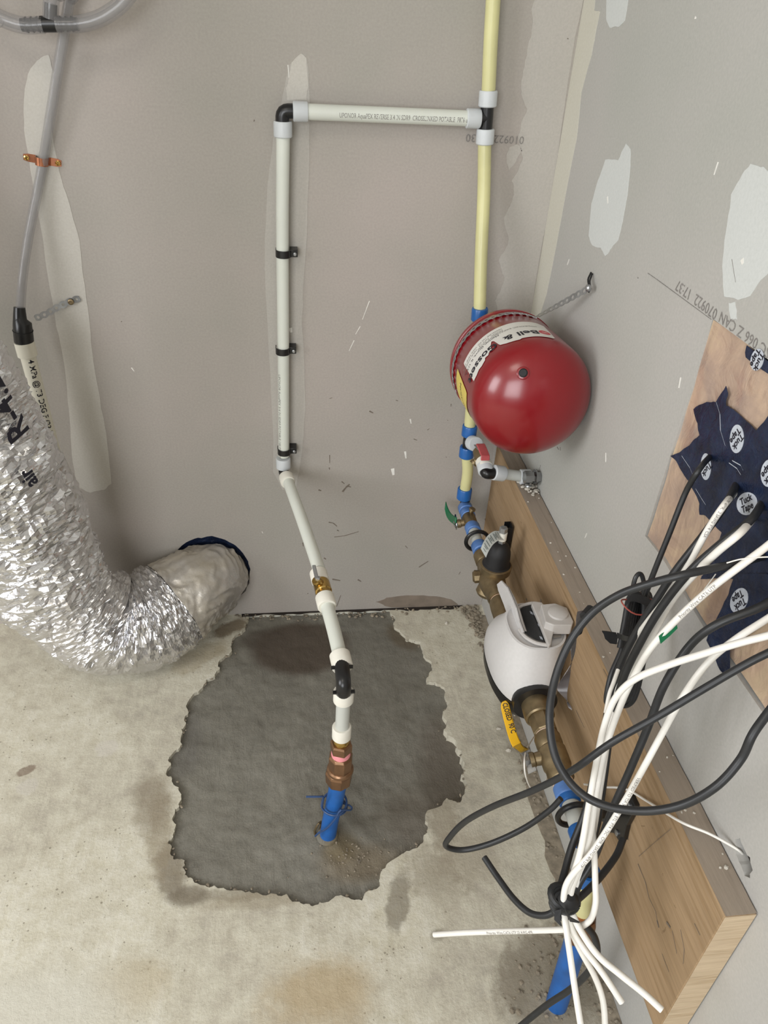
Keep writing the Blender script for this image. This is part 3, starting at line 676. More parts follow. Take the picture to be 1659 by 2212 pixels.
# ---- centre group -------------------------------------------------------
YP = -.026
eC = px(613, 243, y=YP); tC = px(1052, 254, y=YP); xdir = (tC-eC).normalized()
r1 = px(611, 279, y=YP); r2 = px(649, 241, y=YP); r3 = px(1022, 256, y=YP); r4 = px(1054, 213, y=YP); r5 = px(1048, 295, y=YP)
zd = V((0, 0, 1))
fitting('elbow_fitting', 'black elbow with two grey-white rings at the top left of the pipe loop', [[r1, eC+V((0, 0, .0)), r2]], [(r1, zd, 'ring_white'), (r2, xdir, 'ring_white')], .0112)
pipe('horizontal white pipe joining the two risers near the top', [r2+xdir*.012, mid(r2, r3), r3-xdir*.012], 'pex_white', .0122, lettering=('UPONOR AquaPEX PEX5006  3/4 IN SDR9  CROSSLINKED POTABLE  ASTM F876/F877', .0125, .265, V((-.1, -.8, -.35)), False, 'ink') if False else None)
hp = [r2+xdir*.012+V((0, 0, 0)), r3-xdir*.012]
_h = [o for o in COL.objects if o.get('label', '').startswith('horizontal white pipe')][0]
_n = V((0, -.72, -.10)).normalized()
_p0 = px(733, 253, y=YP-.0122)
text('lettering', 'UPONOR AquaPEX REVERSE 3/4 IN SDR9  CROSSLINKED POTABLE  F876 u.p. code', .0105,
     lambda x, y: (_p0+xdir*x) .__add__(V((0, 0, .0))).xyz if False else (lambda c: c+(V((0, -1, 0))*math.cos(y/.0122-.15)+V((0, 0, 1))*math.sin(y/.0122-.15))*.0125)(V((0, YP, r2.z)).lerp(V((0, YP, r3.z)), min(1, max(0, (_p0.x+x*.62-r2.x)/(r3.x-r2.x))))+V((_p0.x+x*.62, 0, 0))), MT['ink'], _h)
fitting('tee_fitting', 'black tee with three grey-white rings where the horizontal pipe meets the right riser', [[r4, mid(r4, r5), r5], [tC, r3]], [(r3, xdir, 'ring_white'), (r4, r4-r5, 'ring_white'), (r5, r4-r5, 'ring_white')], .0110)
up = (r4-r5).normalized()
pipe('yellowish pipe running up out of view above the tee', [r4+up*.012, px(1060, 90, y=YP), px(1066, -10, y=YP), px(1070, -60, y=YP), V((-.158, YP, 1.6)), V((-.16, YP, 2.1)), V((-.16, YP, 2.598))], 'pex_yellow')
bA = px(1036, 679, y=-.078)
pipe('long yellowish riser between the tee and the red tank', [r5-up*.012, px(1045, 420, y=-.036), px(1039, 560, y=-.06), bA], 'pex_yellow')
bB = px(1016, 915, y=-.078)
rA, rB, rC_, rD = bA, px(1031, 740, y=-.078), px(1014, 930, y=-.082), px(1008, 976, y=-.082)
fitting('tee_fitting', 'blue-ringed fitting half hidden behind the top left of the red tank', [[rA, rB]], [(rA, (rA-rB), 'ring_blue'), (rB, (rA-rB), 'ring_blue')], .0110)
pipe('short yellowish pipe just below the yellow sticker of the tank', [rB, px(1022, 830, y=-.08), rC_], 'pex_yellow')
vd = (rC_-rD).normalized(); tm = mid(rC_, rD)
bdir = V((0, -1, 0.0))
wv0 = px(1024, 958, y=-.112)
tee = fitting('tee_fitting', 'black tee with two blue rings and one white ring under the red tank', [[rC_, tm, rD], [tm, wv0]], [(rC_, vd, 'ring_blue'), (rD, vd, 'ring_blue'), (wv0, (wv0-tm), 'ring_white')], .0105)
rE = px(1003, 1066, y=-.082)
pipe('short yellowish riser below the blue-ringed tee', [rD, px(1010, 1020, y=-.083), rE], 'pex_yellow')

# red valve branch
wv1 = px(1038, 985, y=-.150); wv2 = px(1046, 1003, y=-.178); we = px(1050, 1019, y=-.196)
vt = thing('ball_valve', 'bronze ball valve with a faded red lever beside the blue-ringed tee', 'valve', wv1)
bd_ = (wv2-wv0).normalized()
g = G(); g.lathe([(-.018, .008), (-.016, .011), (-.006, .0125), (.006, .0125), (.016, .011), (.018, .008)], wv1, bd_, 24); g.lathe([(0, .006), (.016, .006), (.017, .008), (.022, .008)], wv1, V((-.6, -.2, -.6)), 12); link('body', g, MT['old_brass'], vt)
ring_on(vt, wv2, bd_, 'ring_cream', .022, .0148)
st = px(1034, 970, y=-.150); g = G(); g.tube([wv1, wv1+V((.004, 0, .02))], .005, 12); link('stem', g, MT['chrome'], vt)
h0, h1 = px(1030, 962, y=-.158), px(1048, 982, y=-.185)
g = G(); g.ribbon([h0, mid(h0, h1), h1], V((.006, 0, 0)), .002); link('lever', g, MT['zinc'], vt, sm=0)
hA, hB = px(1037, 962, y=-.165), px(1048, 985, y=-.195)
g = G(); g.ribbon([hA, mid(hA, hB, .2)+V((0, 0, .001)), mid(hA, hB, .6), hB+V((0, 0, -.001)), hB+V((0, -.002, -.008))], V((.0085, 0, 0)), .0045); plab(link('grip', g, MT['red_vinyl'], vt, sm=30, bevel=.0012), 'faded red grip')
r6 = px(1048, 1012, y=-.188); r7 = px(1077, 1022, y=-.196); r8 = px(1132, 1030, y=-.188)
fitting('elbow_fitting', 'black elbow turning right towards the wall below the red lever', [[r6, we+V((0, -.006, 0)), r7]], [(r6, (r6-wv2), 'ring_white', .02, .0150), (r7, (r8-r7), 'ring_white')], .0108)
pipe('short grey-white pipe running right to the chrome connector', [r7, r8], 'pex_grey', .0106)
cn = thing('wall_connector', 'chrome threaded connector entering the right wall above the board', 'connector', r8)
ring_on(cn, r8+V((.002, 0, 0)), (1, 0, 0), 'ring_white', .022, .015)
cz = px(1150, 1031, x=-.016)
g = G(); g.lathe([(-.016, .011), (-.016, .0135), (-.004, .0135), (-.004, .0105), (.03, .0105)], cz, (1, 0, 0), 6, .3); g.lathe([(0, .0155), (.003, .0155)], cz+V((.004, 0, 0)), (1, 0, 0), 20); link('nut', g, MT['chrome'], cn, sm=25)
g = G(); g.lathe([(0, .0065), (.003, .0065)], cz+V((-.008, -.006, -.014)), (0, -.4, -1), 12); link('set_screw', g, MT['zinc'], cn)

# white riser, clips
YW = -.022
wpts = [r1-zd*.012, px(610, 500, y=YW), px(612, 760, y=YW), px(613, 985, y=YW)]
riser = pipe('long white vertical riser clipped to the back wall', wpts, 'pex_white', .0112, lettering=('UPONOR AquaPEX 3/4 IN SDR9 POTABLE 100 PSI 180F', .008, .42, V((-1, -.9, 0)), False, 'ink'))
for i, (u, v, lab) in enumerate([(612, 547, 'topmost black clip on the white riser'), (611, 757, 'middle black clip on the white riser'), (614, 974, 'lowest black clip, just above the white ring of the riser')]):
    c = px(u, v, y=YW); t = thing('pipe_clip', lab, 'clip', c, 'black clips on the white riser')
    g = G(); R_ = .0122; W_ = .0045; arc = []
    for k in range(15): a = math.pi*(1-k/14.0); arc.append(c+V((R_*math.cos(a), -R_*math.sin(a), 0)))
    arc = [c+V((-R_, .012, 0))]+arc+[c+V((R_, .004, 0)), c+V((R_, .012, 0))]
    g.ribbon(arc, V((0, 0, W_+.002)), .0016); g.box(c+V((R_+.0065, .010, 0)), (.0068, 0, 0), (0, .011, 0), (0, 0, W_+.002)); link('band', g, MT['black'], t, sm=30, bevel=.0006)
    g = G(); g.lathe([(0, .0032), (.002, .0032), (.003, .0018)], c+V((R_+.0085, -.001, -.001)), (0, -1, 0), 14); link('nail', g, MT['zinc'], t)
# lower elbow and the pipe coming forward
b1 = px(612, 1000, y=-.024); e1 = px(613, 1021, y=-.028); b2 = px(620, 1034, y=-.058)
z1, z2 = b2.z, .405
def fw(u, v, z): return px(u, v, z=z)
pt = [b2, fw(655, 1130, z1), fw(690, 1232, z1-.002)]
va = fw(690, 1247, z1-.003); vb = fw(697, 1270, z1-.004); vc = fw(704, 1300, z1-.006); p2 = fw(722, 1365, z1-.012); rg = fw(737, 1428, z1-.02)
fitting('elbow_fitting', 'black elbow at the foot of the white riser with a forward-facing white ring', [[b1, e1, b2]], [(b1, zd, 'ring_white'), (b2+V((0, -.004, 0)), (pt[1]-b2), 'ring_cream')], .0105)
pipe('white pipe sloping forward from the wall to the brass valve', pt, 'pex_white', .0114)
vt = thing('ball_valve', 'small bright brass valve with a grey lever on the forward-running white pipe', 'valve', vb)
dv = (vc-va).normalized()
g = G(); g.lathe([(-.026, .009), (-.024, .0125), (-.012, .0125), (-.010, .0145), (.010, .0145), (.012, .0125), (.024, .0125), (.026, .009)], vb, dv, 28); g.lathe([(0, .009), (.008, .009), (.012, .0075)], vb+V((-.006, 0, .010)), V((-.5, -.15, .8)), 20); link('body', g, MT['brass'], vt)
ring_on(vt, va, dv, 'ring_cream', .026, .0155); ring_on(vt, vc, dv, 'ring_cream', .026, .0162)
s0 = vb+V((-.008, -.002, .020)); g = G(); g.box(s0, (.003, 0, 0), (0, .004, 0), (0, 0, .006)); g.box(s0+V((-.004, .012, .006)), (.003, 0, 0), (-.002, .015, .003), (0, -.001, .0035)); link('lever', g, MT['zinc'], vt, sm=0, bevel=.0012)
pipe('second white pipe between the brass valve and the black bend', [vc, p2, rg], 'pex_white', .0114)
e2a = fw(741, 1455, .392); e2 = px(742, 1478, y=-.612); rh = px(742, 1503, y=-.606)
t = fitting('elbow_fitting', 'black bend with white rings over the grey concrete patch', [[rg+V((0, .004, 0)), mid(rg, e2, .6)+V((0, 0, .006)), e2+V((0, -.002, .0)), rh]], [(rg, (rg-p2), 'ring_cream', .028, .0165), (rh, (0, 0, 1), 'ring_cream', .022, .0160)], .0118)
g = G(); g.box(mid(rg, e2, .35)+V((0, 0, .004)), (.017, 0, 0), (0, .0012, 0), (0, 0, .003)); link('ear', g, MT['black'], t, sm=0)
g = G(); g.box(rh+V((0, -.004, .013)), (.017, 0, 0), (0, .003, 0), (0, 0, .0012)); link('ear', g, MT['black'], t, sm=0)
q1 = px(739, 1572, y=-.609); q2 = px(738, 1582, y=-.609)
pipe('short white vertical pipe above the bronze coupling', [rh, q1], 'pex_grey', .0112)
cp = thing('service_coupling', 'bronze coupling with pink sealing tape on top of the blue pipe', 'coupling', px(735, 1650, y=-.610))
cx, cy = q2.x, q2.y; ztop = px(738, 1575, y=-.609).z
ring_on(cp, V((cx, cy, ztop-.006)), (0, 0, 1), 'ring_cream', .026, .0155)
zz = lambda v: px(737, v, y=-.610).z
g = G(); g.lathe([(zz(1607), .0105), (zz(1607), .0135), (zz(1597), .0135), (zz(1590), .0105)], (cx, cy, 0), (0, 0, 1), 12); link('adapter', g, MT['brass'], cp)
g = G(); g.lathe([(zz(1612), .0118), (zz(1602), .0118)], (cx, cy, 0), (0, 0, 1), 20); plab(link('sealing_tape', g, MT['pink'], cp), 'pink sealing tape'); g = G(); g.lathe([(zz(1632), .0160), (zz(1618), .0160)], (cx, cy, 0), (0, 0, 1), 24); plab(link('sealing_tape', g, MT['pink'], cp), 'pink sealing tape')
g = G(); g.lathe([(zz(1620), .0165), (zz(1620), .0185), (zz(1607), .0185), (zz(1604), .0165)], (cx, cy, 0), (0, 0, 1), 6, .2); link('bushing', g, MT['bronze'], cp, sm=20)
cb = px(733, 1680, y=-.611); g = G()
g.lathe([(zz(1662), .0195), (zz(1655), .0205), (zz(1634), .0205), (zz(1630), .0175)], (cx, cy, 0), (0, 0, 1), 8, .2); g.lathe([(zz(1664), .0225), (zz(1660), .0225), (zz(1657), .020)], (cx, cy, 0), (0, 0, 1), 28)
g.lathe([(zz(1690), .018), (zz(1686), .0225), (zz(1668), .0235), (zz(1664), .0215)], (cx-.002, cy, 0), (0, 0, 1), 8, .1); link('body', g, MT['bronze'], cp, sm=22, bevel=.0008)
bb = V((base.x, base.y, patch_h(base)-.01)); bt_ = px(734, 1676, y=-.611)
bp = thing('service_pipe', 'blue plastic pipe rising from the grey concrete patch', 'pipe', bb)
g = G(); g.tube([bb, mid(bb, bt_, .3)+V((-.001, 0, 0)), mid(bb, bt_, .6), bt_], .0148, 28); link('tube', g, MT['hdpe'], bp, sm=60)
g = G(); g.lathe([(0, .020), (.004, .0185), (.006, .0155)], bb+V((0, 0, .011)), (0, 0, 1), 24); plab(link('mortar_collar', g, MT['patch'], bp), 'mortar crust')
rc_ = px(722, 1738, y=-.611)
def loop3(c, r, tilt, n=24, a0=0, a1=2*math.pi, n2=None):
    return [c+V((math.cos(a0+(a1-a0)*k/n)*r, math.sin(a0+(a1-a0)*k/n)*r, math.sin(a0+(a1-a0)*k/n+.6)*tilt)) for k in range(n+1)]
wp = [px(661, 1721, y=-.63), px(690, 1721, y=-.63), px(698, 1722, y=-.626)]+loop3(rc_+V((0, 0, .004)), .0215, .004, 20, 3.3, 3.3+6.1)+loop3(rc_-V((0, 0, .004)), .0220, -.006, 16, 3.2, 3.2+5.2)
wp += [px(755, 1740, y=-.61), px(757, 1750, y=-.62), px(736, 1750, y=-.632), px(725, 1768, y=-.632), px(705, 1790, y=-.630), px(690, 1798, y=-.625), px(681, 1806, y=-.622)]
g = G(); g.tube(smooth(wp, 3), .0018, 8); tag(link('tracer_wire', g, MT['wire_blue']), 'thin dark blue wire wound round the blue pipe in the concrete patch', 'wire')
g = G(); g.tube(smooth([px(683, 1808, z=-.004), px(680, 1795, y=-.60), px(688, 1780, y=-.60), px(694, 1776, z=0), px(692, 1790, z=.0)], 6), .0022, 8); tag(link('bent_wire', g, MT['old_brass']), 'small bent wire end at the foot of the blue pipe', 'wire')

# ---- right-hand run along the board -------------------------------------
ZR = .345
def run(v_, z=ZR): # point of the run at distance y
    return V((-.0975-.004*max(0, (-v_-.4)/.45), v_, z))
elb = px(1003, 1092, z=ZR)
fitting('elbow_fitting', 'black elbow with a bright blue ring at the far end of the board', [[rE, V((elb.x, -.056, .362)), V((elb.x, -.062, ZR)), run(-.085)]], [(rE, zd, 'ring_blue', .026, .0155), (run(-.070), (0, 1, 0), 'ring_paleblue', .018, .0162)], .011)
gv = thing('ball_valve', 'bronze valve with a green lever near the far end of the board', 'valve', run(-.115))
ring_on(gv, run(-.092), (0, 1, 0), 'ring_paleblue', .018, .0158)
g = G(); g.lathe([(-.028, .0105), (-.020, .0145), (.018, .0145), (.026, .0105)], run(-.117), (0, -1, 0), 24); g.lathe([(0, .008), (.020, .008), (.021, .0095), (.028, .0095)], run(-.115), V((-1, 0, -.25)), 16); g.lathe([(0, .005), (.018, .005), (.019, .007), (.023, .007)], run(-.100), V((.3, 0, 1)), 12); link('body', g, MT['old_brass'], gv, bevel=0)
pex1 = pipe('short pale pipe between the elbow and the green-lever valve', [run(-.075), run(-.10)], 'pex_grey', .0115)
gh = [run(-.153)+V((-.030, 0, -.008)), px(978, 1115, x=-.133), px(966, 1108, x=-.136), px(960, 1090, x=-.140)]
g = G(); g.lathe([(0, .0078), (.008, .0078)], run(-.115)+V((-.026, 0, -.006)), V((-1, -.2, -.25)), 6); g.box(run(-.115)+V((-.029, .006, -.006)), (.0012, 0, 0), (0, .014, .004), (0, -.002, .008)); link('lever', g, MT['chrome'], gv, sm=20)
ghp = [px(983, 1126, x=-.131), px(972, 1118, x=-.134), px(965, 1107, x=-.137), px(961, 1091, x=-.140)]
g = G(); g.ribbon(smooth(ghp, 4), V((.001, .0035, .0075)), .004); plab(link('grip', g, MT['green'], gv, bevel=.0012), 'green grip')
ring_on(gv, run(-.145), (0, 1, 0), 'ring_paleblue', .022, .0162)
pipe('short pale pipe through the black loop near the pressure valve', [run(-.150), run(-.21)], 'pex_grey', .0118)
def talon(label, y, post):
    c = run(y); t = thing('pipe_hanger', label, 'bracket', c)
    g = G(); g.tube([c+V((math.cos(a), 0, math.sin(a)))*.0235 for a in [k*math.pi/16 for k in range(33)]], .0042, 10, cap=False); g.box(c+V((.041, 0, 0)), (.021, 0, 0), (0, .004, 0), (0, 0, .008)); link('loop', g, MT['black'], t)
    return t
th1 = talon('black loop hanger round the pipe beside the pressure valve', -.186, None)
po = [px(1096, 1180, x=-.046), px(1101, 1135, x=-.046)]
g = G(); a0, a1 = V((-.043, -.262, .345)), V((-.043, -.262, .50))
a1 = px(1105, 1132, x=-.043); a0 = V((-.043, a1.y, a1.z-.11))
g.box(mid(a0, a1), (.0012, 0, 0), (0, .009, 0), (a1-a0)/2); g.box(mid(a0, a1)+V((-.006, .008, 0)), (.006, 0, 0), (0, .0012, 0), (a1-a0)/2); g.box(mid(a0, a1)+V((-.006, -.008, 0)), (.006, 0, 0), (0, .0012, 0), (a1-a0)/2-V((0, 0, .004))); link('channel', g, MT['black'], th1, sm=0)
# pressure reducing valve
pv = thing('pressure_valve', 'bronze pressure valve with a black bonnet and silver tag', 'valve', run(-.31))
ring_on(pv, run(-.212), (0, 1, 0), 'ring_paleblue', .024, .0165)
g = G(); g.lathe([(.0, .0125), (.006, .0125)], run(-.228), (0, -1, 0), 24); plab(link('sealing_tape', g, MT['ptfe'], pv), 'pale sealing tape')
g = G(); g.lathe([(0, .0165), (.006, .0165)], run(-.372), (0, -1, 0), 24); plab(link('sealing_tape', g, MT['ptfe'], pv), 'pale sealing tape')
g = G(); g.lathe([(-.038, .012), (-.034, .0185), (-.012, .0185), (-.008, .016), (.004, .019), (.018, .020), (.026, .021), (.05, .026), (.075, .023), (.088, .019), (.096, .0205), (.104, .019)], run(-.268), (0, -1, 0), 24)
g.lathe([(.0, .016), (.012, .021), (.024, .024), (.030, .030), (.044, .031), (.046, .028)], run(-.305)+V((.006, 0, -.012)), (0, 0, 1), 28)
g.lathe([(0, .018), (.022, .020), (.028, .015), (.030, .012)], run(-.31)+V((-.002, 0, -.01)), V((-.3, -.2, -1)), 20)
g.lathe([(0, .012), (.020, .013), (.024, .009)], run(-.30)+V((-.010, 0, .0)), V((-1, .2, -.2)), 8); link('body', g, MT['old_brass'], pv)
bc = run(-.305)+V((.007, 0, .0))
g = G(); g.lathe([(.030, .0275), (.034, .0275), (.036, .0245), (.060, .0235), (.066, .0225), (.078, .018), (.084, .012), (.086, .004)], bc, (0, 0, 1), 28); link('bonnet', g, MT['black_matte'], pv)
g = G(); g.lathe([(.080, .0075), (.092, .0075)], bc+V((.002, 0, 0)), (0, 0, 1), 6); plab(link('nut', g, MT['zinc'], pv, sm=20), 'grey hexagonal nut')
g = G(); g.lathe([(.109, .0078), (.119, .0078), (.120, .006)], bc+V((.002, 0, 0)), (0, 0, 1), 6); plab(link('nut', g, MT['zinc'], pv, sm=20), 'grey hexagonal nut')
g = G(); g.lathe([(.092, .0085), (.109, .0085)], bc+V((.002, 0, 0)), (0, 0, 1), 16); plab(link('adjusting_screw', g, MT['ring_cream'], pv), 'white adjusting screw')
tg = [px(1044, 1195, y=-.335), px(1050, 1181, y=-.33), px(1060, 1166, y=-.322), px(1073, 1157, y=-.315), px(1083, 1157, y=-.31)]
sm_ = smooth(tg, 5); g = G(); g.ribbon(sm_, V((.005, -.004, -.0075)), .0006); tgo = link('tag', g, MT['silver_tag'], pv, sm=60)
g = G()
for k in (2, 4, 5, 7, 9, 10, 11, 13, 14, 15, 17): 
    if k+1 < len(sm_):
        q = sm_[k]+V((0, -.0008, .0009)); g.ribbon([q, mid(sm_[k], sm_[k+1], .35)+V((0, -.0008, .0009))], V((.0036, -.0028, -.0052))*(1 if k % 2 else .6), .0002)
tag(link('barcode', g, MT['tag_ink'], tgo, sm=0), None, None, kind='stuff')
tail = thing('pipe_nipple', 'dull bronze connector pipe between the pressure valve and the white meter', 'pipe', run(-.40))
g = G(); g.lathe([(-.005, .0165), (.0, .0195), (.012, .0205), (.055, .021), (.057, .024), (.075, .0245), (.078, .0235)], run(-.378), (0, -1, 0), 28); link('tube', g, MT['old_brass'], tail)
g = G(); g.lathe([(.0, .0172), (.003, .0172)], run(-.3745), (0, -1, 0), 24); plab(link('copper_washer', g, MT['copper'], tail), 'copper washer')

# water meter
mt = thing('water_meter', 'white water meter with a dark display and open lid on the board run', 'meter', run(-.53))
def oval_loft(secs, seg=48, p=2.4):
    g = G(); vs = []
    for (cx, cy, z, a, b) in secs:
        for k in range(seg):
            w_ = 2*math.pi*k/seg; c_, s_ = math.cos(w_), math.sin(w_)
            vs.append(V((cx+a*math.copysign(abs(c_)**(2/p), c_), cy+b*math.copysign(abs(s_)**(2/p), s_), z)))
    n = len(secs); fs = [[i*seg+k, i*seg+(k+1) % seg, (i+1)*seg+(k+1) % seg, (i+1)*seg+k] for i in range(n-1) for k in range(seg)]
    fs += [list(range(seg))[::-1], [(n-1)*seg+k for k in range(seg)]]; return g.add(vs, fs)
mx, my = -.098, -.527
g = oval_loft([(mx, my, .336, .056, .094), (mx, my, .342, .0575, .096), (mx, my, .360, .0575, .093), (mx, my-.004, .385, .056, .082), (mx+.002, my-.010, .410, .052, .066), (mx+.004, my-.014, .432, .048, .056), (mx+.005, my-.015, .440, .0475, .055), (mx+.005, my-.015, .441, .044, .052), (mx+.005, my-.015, .437, .043, .051)]); link('shroud', g, MT['meter'], mt, sm=40)
g = oval_loft([(mx, my, .292, .030, .060), (mx, my, .298, .046, .084), (mx, my, .315, .055, .094), (mx, my, .335, .0570, .096)], 48); link('base', g, MT['black'], mt, sm=40)
g = G(); g.lathe([(0, .0255), (.0, .034), (.004, .036), (.018, .036), (.018, .027)], run(-.605), (0, -1, 0), 32)
link('collar', g, MT['black'], mt)
dz = .4415; g = G()
dp = [px(a, b, z=dz) for a, b in [(1119,1322),(1130,1312),(1152,1308),(1158,1318),(1170,1348),(1184,1385),(1174,1386),(1155,1380),(1138,1370),(1126,1352)]]
g.slab(dp, (0, 0, .0012)); disp = link('display', g, MT['glass_dark'], mt, sm=0)
g = G()
for (u, v) in [(1146,1323), (1153,1326), (1163,1350), (1167,1377), (1160,1340)]:
    q = px(u, v, z=dz+.0014)
    for k in range(3): g.box(q+V((.0012*k, -.001*k, 0)), (.0004, 0, 0), (0, .003, 0), (0, 0, .0002))
tag(link('display_print', g, MT['oval'], disp, sm=0), None, None, kind='stuff')
rim = [px(a, b, z=dz) for a, b in [(1113,1325),(1120,1313),(1135,1306),(1152,1303),(1170,1305)]]
g = G(); g.tube(smooth(rim, 5), .003, 8); link('bezel', g, MT['meter_grey'], mt); g = G(); g.tube(smooth([px(a, b, z=dz) for a, b in [(1122,1360),(1135,1376),(1155,1388),(1175,1393),(1188,1394)]], 5), .0032, 8); link('bezel', g, MT['meter_grey'], mt)
g = G(); lp = [px(a, b, x=-.118, ) for a, b in [(1134,1366),(1124,1340),(1117,1312),(1108,1290),(1098,1268),(1086,1254),(1077,1262),(1080,1276),(1092,1306),(1106,1346),(1120,1368)]]
g.slab(lp, (-.0035, 0, 0)); lid = link('lid', g, MT['meter'], mt, sm=0, bevel=.001)
g = G(); lp = [px(a, b, x=-.1175) for a, b in [(1136,1364),(1128,1340),(1121,1316),(1110,1290),(1098,1268),(1090,1260),(1090,1270),(1098,1290),(1108,1316),(1120,1346),(1128,1362)]]
g.slab(lp, (.0015, 0, 0)); link('lid_lining', g, MT['lid_under'], lid, sm=0)
zb_ = .452
g = G(); md = [px(a, b, z=zb_) for a, b in [(1148,1304),(1152,1299),(1172,1302),(1186,1318),(1200,1345),(1190,1392),(1185,1394),(1180,1380),(1166,1345)]]
g.slab(md, (0, 0, -.008)); md2 = [px(a, b, z=zb_+.014) for a, b in [(1168,1306),(1200,1303),(1234,1312),(1246,1328),(1247,1342),(1236,1350),(1196,1350),(1178,1343)]]
md2 = [V((min(p.x, -.0405), p.y, p.z)) for p in md2]; g.slab(md2, (0, 0, -.020)); mo = link('radio_module', g, MT['meter_grey'], mt, sm=0, bevel=.0015)
cc = px(1206, 1325, z=zb_+.014); cc.x = min(cc.x, -.060); g = G(); g.lathe([(0, .0165), (.003, .0155), (.005, .010), (.0055, .001)], cc, (0, 0, 1), 28); link('dome', g, MT['meter_grey'], mo)
pl_ = [px(a, b, z=.4425) for a, b in [(1190,1356),(1212,1356),(1212,1376),(1196,1378)]]; g = G(); g.slab([V((min(p.x, -.046), p.y, p.z)) for p in pl_], (0, 0, .0006)); link('print', g, MT['lid_under'], mt, sm=0)

# outlet union and yellow valve
un = thing('pipe_union', 'dull bronze hexagonal union on the near side of the white meter', 'union', run(-.65))
g = G(); g.lathe([(-.012, .018), (-.010, .0235), (.010, .0245), (.018, .0235), (.020, .021)], run(-.632), (0, -1, 0), 28); g.lathe([(.018, .0195), (.022, .0205), (.048, .0195), (.05, .017)], run(-.632), (0, -1, 0), 8); link('nut', g, MT['old_brass'], un, sm=22)
g = G(); g.lathe([(0, .0168), (.005, .0168)], run(-.683), (0, -1, 0), 24); plab(link('sealing_tape', g, MT['ptfe'], un), 'pale sealing tape')
yv = thing('ball_valve', 'bronze valve with a yellow lever between the white meter and the cables', 'valve', run(-.73))
g = G(); g.lathe([(-.042, .0185), (-.038, .0205), (-.024, .0205), (-.018, .018), (-.014, .0215), (.014, .0215), (.018, .0195), (.028, .0200), (.036, .0185), (.040, .014)], run(-.728), (0, -1, 0), 24)
g.lathe([(0, .0125), (.028, .010), (.030, .012), (.036, .012)], run(-.722), V((-1, 0, -.25)), 16); link('body', g, MT['old_brass'], yv, sm=30)
hs = run(-.722)+V((-.036, 0, -.009))
g = G(); g.lathe([(-.002, .0075), (.006, .0075)], hs, V((-1, 0, -.2)), 6); lv = [px(1150, 1668, x=-.136), px(1144, 1645, x=-.137), px(1136, 1625, x=-.138), px(1112, 1606, x=-.1385)]
g.ribbon(smooth(lv, 4), V((.0060, .001, .0026)), .0022); link('lever', g, MT['chrome'], yv, sm=30)
yg = [px(1117, 1610, x=-.138), px(1108, 1590, x=-.140), px(1098, 1555, x=-.142), px(1092, 1530, x=-.143), px(1088, 1514, x=-.144)]
yp = smooth(yg, 4); g = G(); n_ = len(yp); g.ribbon(yp, [V((.0068, .001, .0028))*(1 if i < n_-3 else (.9, .75, .45)[i-n_+3]) for i in range(n_)], .005); gr = link('grip', g, MT['yellow'], yv, sm=30, bevel=.0015); plab(gr, 'yellow grip with dark lettering')
ygd = (yp[-1]-yp[0]).normalized(); ygb = V((.0095, .001, .0035)).normalized()
nrm = ygd.cross(ygb).normalized(); nrm = nrm if nrm.dot(CAM-yp[0]) > 0 else -nrm
tb = nrm.cross(-ygd).normalized()
text('lettering', 'CLOSED  90 C', .0115, lambda x, y: yp[-1].lerp(yp[0], .08)-ygd*x*.72+tb*y+nrm*.0058, MT['black_ink'], yv, sub=.0003)
g = G(); g.lathe([(0, .0155), (.006, .0155)], run(-.768), (0, -1, 0), 24); pt_ = thing('collar_fitting', 'blue collar with pale sealing tape on the near side of the yellow-lever valve', 'fitting', run(-.775)); link('sealing_tape', g, MT['ptfe'], pt_)
ring_on(pt_, run(-.785), (0, 1, 0), 'ring_paleblue', .018, .0175, 'sleeve'); ring_on(pt_, run(-.798), (0, 1, 0), 'ring_blue', .014, .0158, 'ring')
pipe('short grey-yellow pipe through the black loop under the cables', [run(-.80), run(-.842)], 'pex_grey', .0125)
th2 = talon('black loop hanger and flat bracket on the board behind the cables', -.822, None)
g = G(); bo = [px(a, b, x=-.046) for a, b in [(1334,1713),(1358,1713),(1371,1740),(1366,1757),(1352,1783),(1345,1815),(1336,1816),(1326,1800),(1306,1797),(1311,1779),(1296,1774),(1290,1755),(1309,1744),(1328,1735)]]
g.slab(bo, (.0075, 0, 0)); link('bracket_plate', g, MT['black'], th2, sm=0, bevel=.0012)
for (u, v) in [(1358, 1738), (1333, 1799)]:
    g = G(); g.lathe([(0, .0045), (.0015, .0045), (.0022, .003)], px(u, v, x=-.0462), (-1, 0, 0), 16); link('screw', g, MT['zinc'], th2)
el2 = run(-.885)
fitting('elbow_fitting', 'black elbow with blue rings where the run turns down under the cables', [[run(-.85), run(-.875), el2+V((0, -.006, -.010)), V((el2.x, -.893, .318))]], [(run(-.853), (0, 1, 0), 'ring_blue', .022, .0165), (V((el2.x, -.893, .316)), (0, 0, 1), 'ring_blue', .024, .0165)], .0115)
dn = V((el2.x, -.894, .316)); dn2 = px(1258, 1972, y=-.905)
pipe('short yellowish vertical pipe behind the cable knot', [dn, dn2], 'pex_yellow', .0125)
bc2 = thing('service_coupling', 'dark bronze coupling on the blue pipe behind the white cable ends', 'coupling', dn2)
da = (px(1245, 2040, y=-.913)-dn2).normalized()
g = G(); g.lathe([(-.004, .014), (-.002, .0175), (.004, .0175), (.006, .016)], dn2, da, 24); g.lathe([(.006, .019), (.012, .0215), (.045, .022), (.05, .0195)], dn2, da, 8); link('body', g, MT['bronze'], bc2, sm=22)
g = G(); g.lathe([(-.0045, .0152), (-.0030, .0152)], dn2, da, 20); link('copper_washer', g, MT['copper'], bc2)
sb = px(1203, 2168, z=0)+V((0, 0, -.01)); stp = dn2+da*.045
